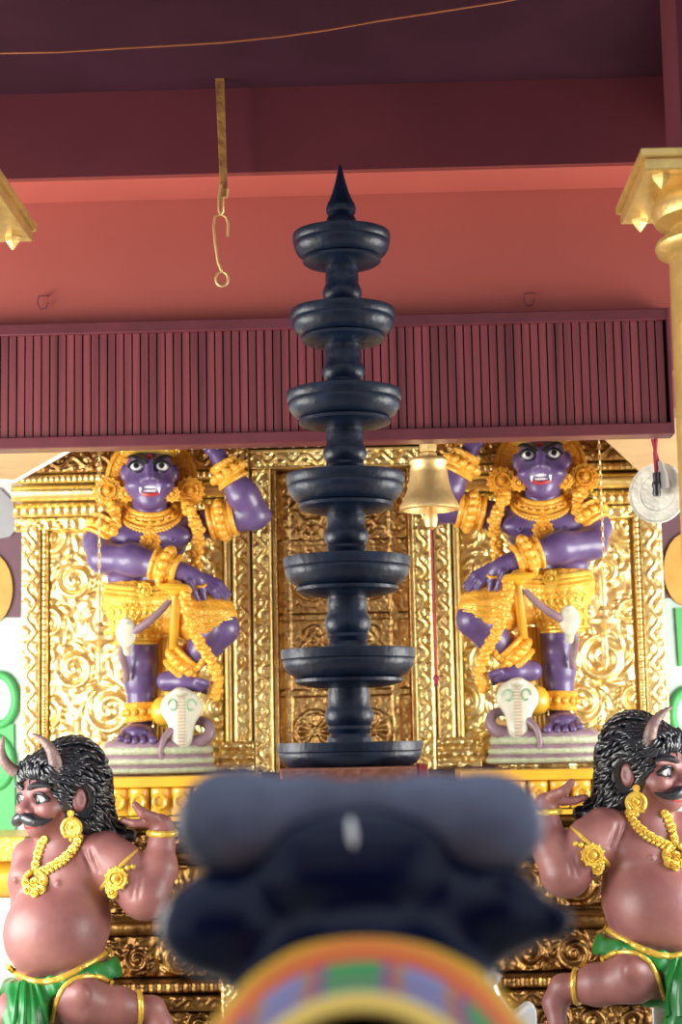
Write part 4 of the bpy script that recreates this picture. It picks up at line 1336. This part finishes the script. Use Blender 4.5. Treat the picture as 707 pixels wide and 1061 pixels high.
        # flow: away from the face and downwards, with waves
        flow = nrm(-Rm[:, 0] * 1.0 + np.array((.35, 0, -.35 - .8 * max(0, .5 - z))))
        path = []
        L = rnd.uniform(13, 22)
        ph = rnd.uniform(0, 6)
        for j in range(7):
            t = j / 6
            q = p + flow * L * s * t
            e = .002
            g = nrm([Hs.ev([q + e * np.eye(3)[m_]])[0] - Hs.ev([q - e * np.eye(3)[m_]])[0] for m_ in range(3)])
            q = q - g * (Hs.ev([q])[0] - (1.2 + 1.6 * math.sin(t * math.pi)) * s)
            side = np.cross(g, flow)
            path.append(q + side * math.sin(t * 5 + ph) * 1.8 * s)
        mb.tube(path, [1.2 * s, 1.8 * s, 2.1 * s, 2.1 * s, 1.9 * s, 1.4 * s, .4 * s], n=6)
    mb.build('curls', M['hair'], hb, angle=180)
    # horns
    hm = mat('brown_horn', (0.13, 0.075, 0.075), .4, bump=.4, scale=60, col2=(0.30, 0.20, 0.17), vscale=20)
    MB().tube([P(*t) for t in interp([(58, 806, -30), (58, 790, -35), (53, 776, -37), (44, 766, -37), (33, 760, -36)], 14)], [s * x for x in (7.8, 7.7, 7.4, 7.1, 6.8, 6.4, 6, 5.5, 5, 4.4, 3.7, 3, 2.2, .9)], n=16).build('horn', hm, r)
    MB().tube([P(*t) for t in interp([(17, 800, -8), (9, 795, -10), (3, 786, -12), (1, 776, -13), (4, 762, -13)], 14)], [s * x for x in (6.4, 6.3, 6.1, 5.9, 5.7, 5.4, 5, 4.6, 4.1, 3.6, 3, 2.4, 1.7, .8)], n=16).build('horn', hm, r)
    # earring
    mb = MB().lathe([(3.4 * s, -3 * s), (4 * s, 0), (3.4 * s, 3 * s)], P(73.5, 843, -33), (0, -1, 0), n=20)
    rosette(mb, P(74, 857, -34), (-.2, -1, 0), 8.6 * s, .012, 9)
    mb.tube([P(74 + 9 * math.sin(a), 858 - 9.5 * math.cos(a), -34) for a in np.linspace(-2.3, 2.3, 18)], 2.6 * s, n=8)
    mb.tube([P(66, 866, -33), P(82, 866, -33)], 2.4 * s, n=8).ell(P(74, 870, -33), 2.6 * s, 8)
    mb.build('earring', GB, r)
    # necklace: chain of flowers falling to a big pendant
    on = lambda x, y, l=0: F.hit(B, x, y, l)[0]
    mb = MB()
    ch = interp([(46, 868, 0), (42, 878, 0), (38, 892, 0), (36, 902, 0)], 7)
    ch2 = interp([(82, 868, 0), (76, 880, 0), (64, 892, 0), (52, 899, 0), (40, 905, 0)], 13)
    for c_ in (ch, ch2):
        for i, t in enumerate(c_):
            rosette(mb, on(t[0], t[1], 1.5), (-.3, -1, 0), (4.6 if i % 2 else 3.8) * s, .01, 7)
            mb.ell(on(t[0] + 2, t[1] + 4, 1.5), 2.2 * s, 8)
    mb.build('necklace', GB, r)
    mb = MB()
    for t in np.linspace(-2.6, 2.6, 20): mb.ell(on(37 + 11 * math.sin(t), 913 + 10 * math.cos(t), 2), 3.4 * s, 8)
    for (x, y, R_) in ((37, 915, 5), (31, 924, 5), (43, 924, 5), (37, 928, 4), (28, 914, 4), (46, 914, 4)): rosette(mb, on(x, y, 3), (-.3, -1, 0), R_ * s, .014, 7)
    mb.build('pendant', GB, r)
    # armlet with its big flower, bracelet, ankle ring
    mb = MB()
    a1 = nrm(P(134, 910, -10) - P(116, 892, -6))
    c = P(124, 901, -8)
    mb.tube([c + (np.cross(a1, (0, 1, 0)) * math.cos(t) + np.array((0, 1, 0)) * math.sin(t)) * 26.5 * s for t in np.linspace(0, 2 * math.pi, 30)[:-1]], 2.4 * s, n=8, closed=True)
    rosette(mb, on(121, 910, 2), (-.1, -1, .1), 12 * s, .018, 10)
    rosette(mb, on(118, 924, 2), (-.1, -1, .1), 6 * s, .012, 8)
    beads(mb, [on(x, y, 2) for x, y in ((130, 900), (134, 899), (140, 898))], 3 * s, 4 * s)
    beads(mb, [on(x, y, 2) for x, y in ((112, 912), (113, 922), (115, 932))], 2.8 * s, 4 * s)
    mb.build('armlet', GB, r)
    MB().tube([P(168.5 + 13.5 * math.cos(t), 863 + 1.5 * math.sin(t), 1 - 13.5 * math.sin(t)) for t in np.linspace(0, 2 * math.pi, 30)[:-1]], [s * (3.6 + .5 * math.sin(i * 1.9)) for i in range(29)], n=10, closed=True).build('bracelet', GB, r)
    MB().tube([P(143 + 3 * math.cos(t), 1045 + 17 * math.sin(t), -12 - 17 * math.cos(t)) for t in np.linspace(0, 2 * math.pi, 30)[:-1]], 3.2 * s, n=10, closed=True).build('ankle_ring', GB, r)
    # waistcloth
    K = SDF()
    K.ell(P(66, 1018, 0), np.array((59, 52, 42)) * s, k=k)
    K.ell(P(76, 1006, 2), np.array((44, 46, 37)) * s, k=k)
    K.chain([P(60, 1022, -4), P(70, 1024, -20)], [46 * s, 40 * s], k=k)
    K.chain([P(45, 1030, -10), P(20, 1052, -38)], [40 * s, 31 * s], k=k)
    K.chain([P(30, 1020, -40), P(28, 1050, -60), P(30, 1088, -66)], [15 * s, 18 * s, 24 * s], k=k)
    cut = SDF()
    # above the waist line the belly is bare
    K.box(P(60, 934, 0), np.array((110, 110, 66)) * s, k=2 * s, R=[[.985, 0, -.174], [0, 1, 0], [.174, 0, .985]], sub=True)
    K.ell(P(52, 966, -22), np.array((52, 64, 44)) * s, k=3 * s, sub=True)
    # knee and shin come out on the right
    K.ell(P(92, 1054, -52), np.array((40, 60, 38)) * s, k=4 * s, sub=True)
    K.box(P(150, 1070, -20), np.array((50, 80, 52)) * s, k=4 * s, sub=True)
    K.wave(lambda Qp: .0030 * np.sin((Qp[:, 0] * 1.0 + Qp[:, 2] * .45) / s * .42) )
    K.build('waistcloth', M['green'], r, vox=.0062)
    mb = MB()
    onk = lambda x, y, l=.8: F.hit(K, x, y, l, -110, 60)[0]
    top = interp([(8, 1001), (16, 1008), (28, 1015), (40, 1018), (56, 1016), (75, 1008), (95, 997), (113, 985)], 30)
    path = []
    for x, y in top:
        a_, b_ = F.hit(K, x, y - 0, 0, -110, 60)[0], F.hit(B, x, y, 0)[0]
        path.append(a_ if a_[1] < b_[1] else b_)
    mb.tube(path, 3.2 * s, n=8)
    hem = interp([(116, 1018), (104, 1012), (90, 1011), (76, 1014), (66, 1022), (60, 1034), (56, 1048), (52, 1062)], 30)
    path = []
    for x, y in hem:
        a_, b_ = F.hit(K, x, y, 0, -110, 60)[0], F.hit(B, x, y, 0)[0]
        path.append(a_ if a_[1] < b_[1] else b_)
    mb.tube(path, 2.6 * s, n=8)
    mb.build('cloth_border', GB, r)
    mb = MB()
    for i, (x0, x1) in enumerate(((20, 14), (26, 24), (32, 36), (38, 48))):
        pp = interp([(x0, 1018, 0), ((x0 + x1) / 2, 1036, 0), (x1, 1060, 0), (x1 - 1, 1080, 0)], 12)
        mb.tube([F.hit(K, t[0], t[1], -.5, -110, 60)[0] for t in pp], [2 * s + .2 * s * j for j in range(12)], n=8)
    mb.build('front_pleats', M['green'], r)
    return r


d1 = demon()
mirror_tree(d1, at(679, 1085, 6.70), 'brown pot-bellied horned demon statue with green waistcloth, crouching at the right')
# stone blocks the figures crouch on
for side, px, py in (('left', 66, 1110), ('right', 679, 1085)):
    c = at(px, py, 6.70)
    o = MB().span((-.36, -.34, -c.z), (.42 if side == 'left' else .36, .28, -.0)).build('stone_block', M['stone'], smooth=False, bevel=.01)
    o.location = c
    tag(o, 'grey stone block under the %s horned demon' % side, 'block', 'stone blocks under the demons')
# ---------------------------------------------------------------- the stone bull in front
def nandi():
    D = 1.70; F = Frame(375, 1250, D); s = F.s; P = F.P
    root = Vector(F.root); zfloor = root.z
    r = empty('stone_bull', root, 'black stone bull seen from behind wearing a striped cloth, out of focus in front', 'bull statue')
    S = SDF()
    S.ell(P(365, 905, 0), np.array((128, 90, 60)) * s, k=.02)
    S.ell(P(368, 870, -18), np.array((118, 62, 36)) * s, k=.02)
    S.chain([P(300, 955, -10), P(235, 955, -30), P(208, 960, -35)], [48 * s, 55 * s, 42 * s], k=.016)
    S.chain([P(430, 940, -10), P(510, 942, -30), P(572, 955, -40)], [50 * s, 48 * s, 20 * s], k=.016)
    S.cap(P(515, 905, -70), P(590, 950, -50), 5 * s, 3 * s, k=.01)
    # neck and hump under the cloth, back sloping down towards the viewer
    S.ell(P(383, 1085, -60), np.array((128, 200, 112)) * s, k=.05)
    S.cap(P(380, 1010, 30), P(383, 1120, -60), 95 * s, 125 * s, k=.05)
    S.ell(P(383, 1330, -200), np.array((190, 330, 175)) * s, k=.05)
    S.ell(P(383, 1360, -60), np.array((210, 330, 170)) * s, k=.05)
    S.build('body', M['nandi'], r, vox=.0055)
    H = SDF()
    H.chain([P(385, 837, -15), P(320, 839, -22), P(250, 849, -34), P(234, 852, -38)], [25 * s, 31 * s, 46 * s, 50 * s], k=.02)
    H.chain([P(385, 837, -15), P(440, 839, -22), P(500, 850, -34), P(516, 854, -38)], [25 * s, 32 * s, 44 * s, 47 * s], k=.02)
    mk = MB().tube([F.hit(S, 363 + i * .6, 848 + 5 * i, .5, -200, 60)[0] for i in range(7)], [.0012, .003, .0038, .004, .0038, .003, .0012], n=10)
    mk.build('white_streak', M['white'], r)  # small white streak on the back of the bull's head
    H.build('horns', M['horn_stone'], r, vox=.005)
    # striped cloth: a sleeve of hoops around the neck, rising towards the head
    MB_ = MB()
    V, Fc = [], []
    nt, na = 48, 72
    for i in range(nt):
        t = i / (nt - 1)
        top = 1050 - 85 * t ** .9
        hw = 95 + 72 * t ** .8
        d = -330 + 245 * t
        cy = 1190
        for k in range(na):
            a = math.pi * k / (na - 1) * 1.24 - .12 * math.pi
            q = P(383 - 7 * (1 - t), 1190, d)
            tp = P(383 - 7 * (1 - t), top, d)
            hh = tp[2] - q[2]
            rr = 1
            V.append((q[0] + hw * 1.06 * s * math.cos(a) * rr, q[1], q[2] + hh * math.sin(a) * rr))
    for i in range(nt - 1):
        for k in range(na - 1): Fc.append((i * na + k, i * na + k + 1, (i + 1) * na + k + 1, (i + 1) * na + k))
    MB_.add(V, Fc)
    m = bpy.data.materials.new('striped_cloth'); m.use_nodes = True
    nt_ = m.node_tree; N, L = nt_.nodes, nt_.links
    b = N['Principled BSDF']; b.inputs['Roughness'].default_value = .85; b.inputs['Specular IOR Level'].default_value = .15
    tc = N.new('ShaderNodeTexCoord'); sp = N.new('ShaderNodeSeparateXYZ'); L.new(tc.outputs['Object'], sp.inputs[0])
    y0, y1 = -330 * s, -85 * s
    mr = N.new('ShaderNodeMapRange'); mr.inputs[1].default_value = y0; mr.inputs[2].default_value = y1
    L.new(sp.outputs[1], mr.inputs[0])
    rp = N.new('ShaderNodeValToRGB'); rp.color_ramp.interpolation = 'CONSTANT'
    cols = [(0, (0.78, 0.52, 0.12)), (.17, (0.14, 0.17, 0.30)), (.30, (0.30, 0.05, 0.10)), (.38, (0.12, 0.07, 0.18)), (.54, (0.62, 0.10, 0.05)), (.66, (0.78, 0.22, 0.05)), (.84, (0.80, 0.44, 0.04))]
    el = rp.color_ramp.elements
    while len(el) < len(cols): el.new(.5)
    for e, (p, c) in zip(el, cols): e.position = p; e.color = (*c, 1)
    L.new(mr.outputs[0], rp.inputs[0])
    # woven green and plum blocks inside the middle band
    wv = N.new('ShaderNodeTexWave'); wv.inputs['Scale'].default_value = 2.6; wv.inputs['Distortion'].default_value = .4
    L.new(tc.outputs['Object'], wv.inputs[0])
    r2 = N.new('ShaderNodeValToRGB'); r2.color_ramp.interpolation = 'CONSTANT'
    e2 = r2.color_ramp.elements
    while len(e2) < 4: e2.new(.5)
    for e, (p, c) in zip(e2, [(0, (0.03, 0.33, 0.10)), (.34, (0.24, 0.10, 0.26)), (.55, (0.42, 0.22, 0.09)), (.8, (0.2, 0.25, 0.42))]): e.position = p; e.color = (*c, 1)
    L.new(wv.outputs[0], r2.inputs[0])
    msk = N.new('ShaderNodeValToRGB'); msk.color_ramp.interpolation = 'CONSTANT'
    e3 = msk.color_ramp.elements
    while len(e3) < 5: e3.new(.5)
    for e, (p, c) in zip(e3, [(0, 0), (.20, 1), (.30, .15), (.36, 1), (.54, 0)]): e.position = p; e.color = (c, c, c, 1)
    L.new(mr.outputs[0], msk.inputs[0])
    mx = N.new('ShaderNodeMix'); mx.data_type = 'RGBA'
    L.new(msk.outputs[0], mx.inputs[0]); L.new(rp.outputs[0], mx.inputs[6]); L.new(r2.outputs[0], mx.inputs[7])
    L.new(mx.outputs[2], b.inputs['Base Color'])
    o = MB_.build('striped_cloth', m, r, angle=180)
    sd = o.modifiers.new('thickness', 'SOLIDIFY'); sd.thickness = .004
    # pedestal to the floor
    zb = -(zfloor)
    q = P(383, 1400, -120)
    MB().span((q[0] - .26, q[1] - .34, zb), (q[0] + .26, q[1] + .30, q[2] - .02)).build('pedestal', M['nandi'], r, False, bevel=.02)


nandi()


# small things at the foot of the lamp
def carved_post():
    D = 6.3; F = Frame(244, 1100, D); P = F.P; s = F.s
    z = F.root.z
    r = empty('brass_relief_post', Vector((F.root.x, F.root.y, 0)), 'low brass relief post between the stone bull and the gilded base', 'post')
    o = Vector((F.root.x, F.root.y, 0))
    a, b = at(229, 1018, D), at(262, 1018, D)
    MB().span((a.x - o.x, 0, 0), (b.x - o.x, .1, a.z)).build('core', M['gold_dark'], r, False, bevel=.004)
    hf('relief_face', r, o, a.x + .004, b.x - .004, a.z - .36, a.z - .005, D - .004, lambda u, v: np.maximum(scrollfield(u, v, 26, 80, 3, 12), (np.abs(u - 12.5) > 11) * .8), M['gold'], .014, res=.0045)
    MB().span((a.x - o.x - .006, -.012, a.z), (b.x - o.x + .006, .106, a.z + .012)).build('cap', M['gold_dark'], r, False, bevel=.003)


carved_post()


def pot_and_cloth():
    D = 5.2
    a = at(505, 1034, D); s = D / FPX
    # low stool carrying the pot and cloth
    x0, x1 = at(470, 1075, D).x, at(575, 1075, D).x
    zt = at(520, 1068, D).z
    st = empty('low_stool', Vector(((x0 + x1) / 2, D, 0)), 'low dark stool behind the right ear of the stone bull', 'stool')
    w_ = (x1 - x0) / 2
    MB().span((-w_, -.2, zt - .03), (w_, .13, zt)).build('stool_top', M['rail'], st, False, bevel=.004)
    for i in (-1, 1):
        for j in (-1, 1): MB().span((i * w_ * .85 - .02, j * .1 - .02, 0), (i * w_ * .85 + .02, j * .1 + .02, zt - .03)).build('leg', M['rail'], st, False)
    p = empty('steel_pot', Vector((a.x, D, zt)), 'small steel pot standing beside folded white cloth', 'pot')
    h = a.z - zt + .06
    MB().lathe([(.03, 0), (.05, .015), (.055, h * .5), (.035, h * .8), (.032, h * .86), (.045, h), (.04, h), (.028, h * .86), (.03, h * .8), (.04, .03)], (0, 0, 0), n=32).build('pot_body', M['steel'], p)
    MB().lathe([(.046, 0), (.048, .004), (.03, .012), (.008, .018), (.009, .028), (.002, .032)], (0, 0, h), n=28).build('lid', M['steel'], p)
    c = MB()
    pts = [(508, 1030), (522, 1036), (534, 1052), (548, 1041), (556, 1044), (557, 1066), (512, 1066)]
    o = at(530, 1066, D - .17)
    poly = [((at(x, y, D - .17) - o).x, max((at(x, y, D - .17) - o).z, zt - o.z + .001)) for x, y in pts]
    c.extrude(poly[::-1], (0, 0, 0), (1, 0, 0), (0, 0, 1), (0, .09, 0))
    oo = c.build('folded_cloth', M['white'], smooth=False, bevel=.01); oo.location = o
    tag(oo, 'folded white cloth lying beside the steel pot', 'cloth')


pot_and_cloth()
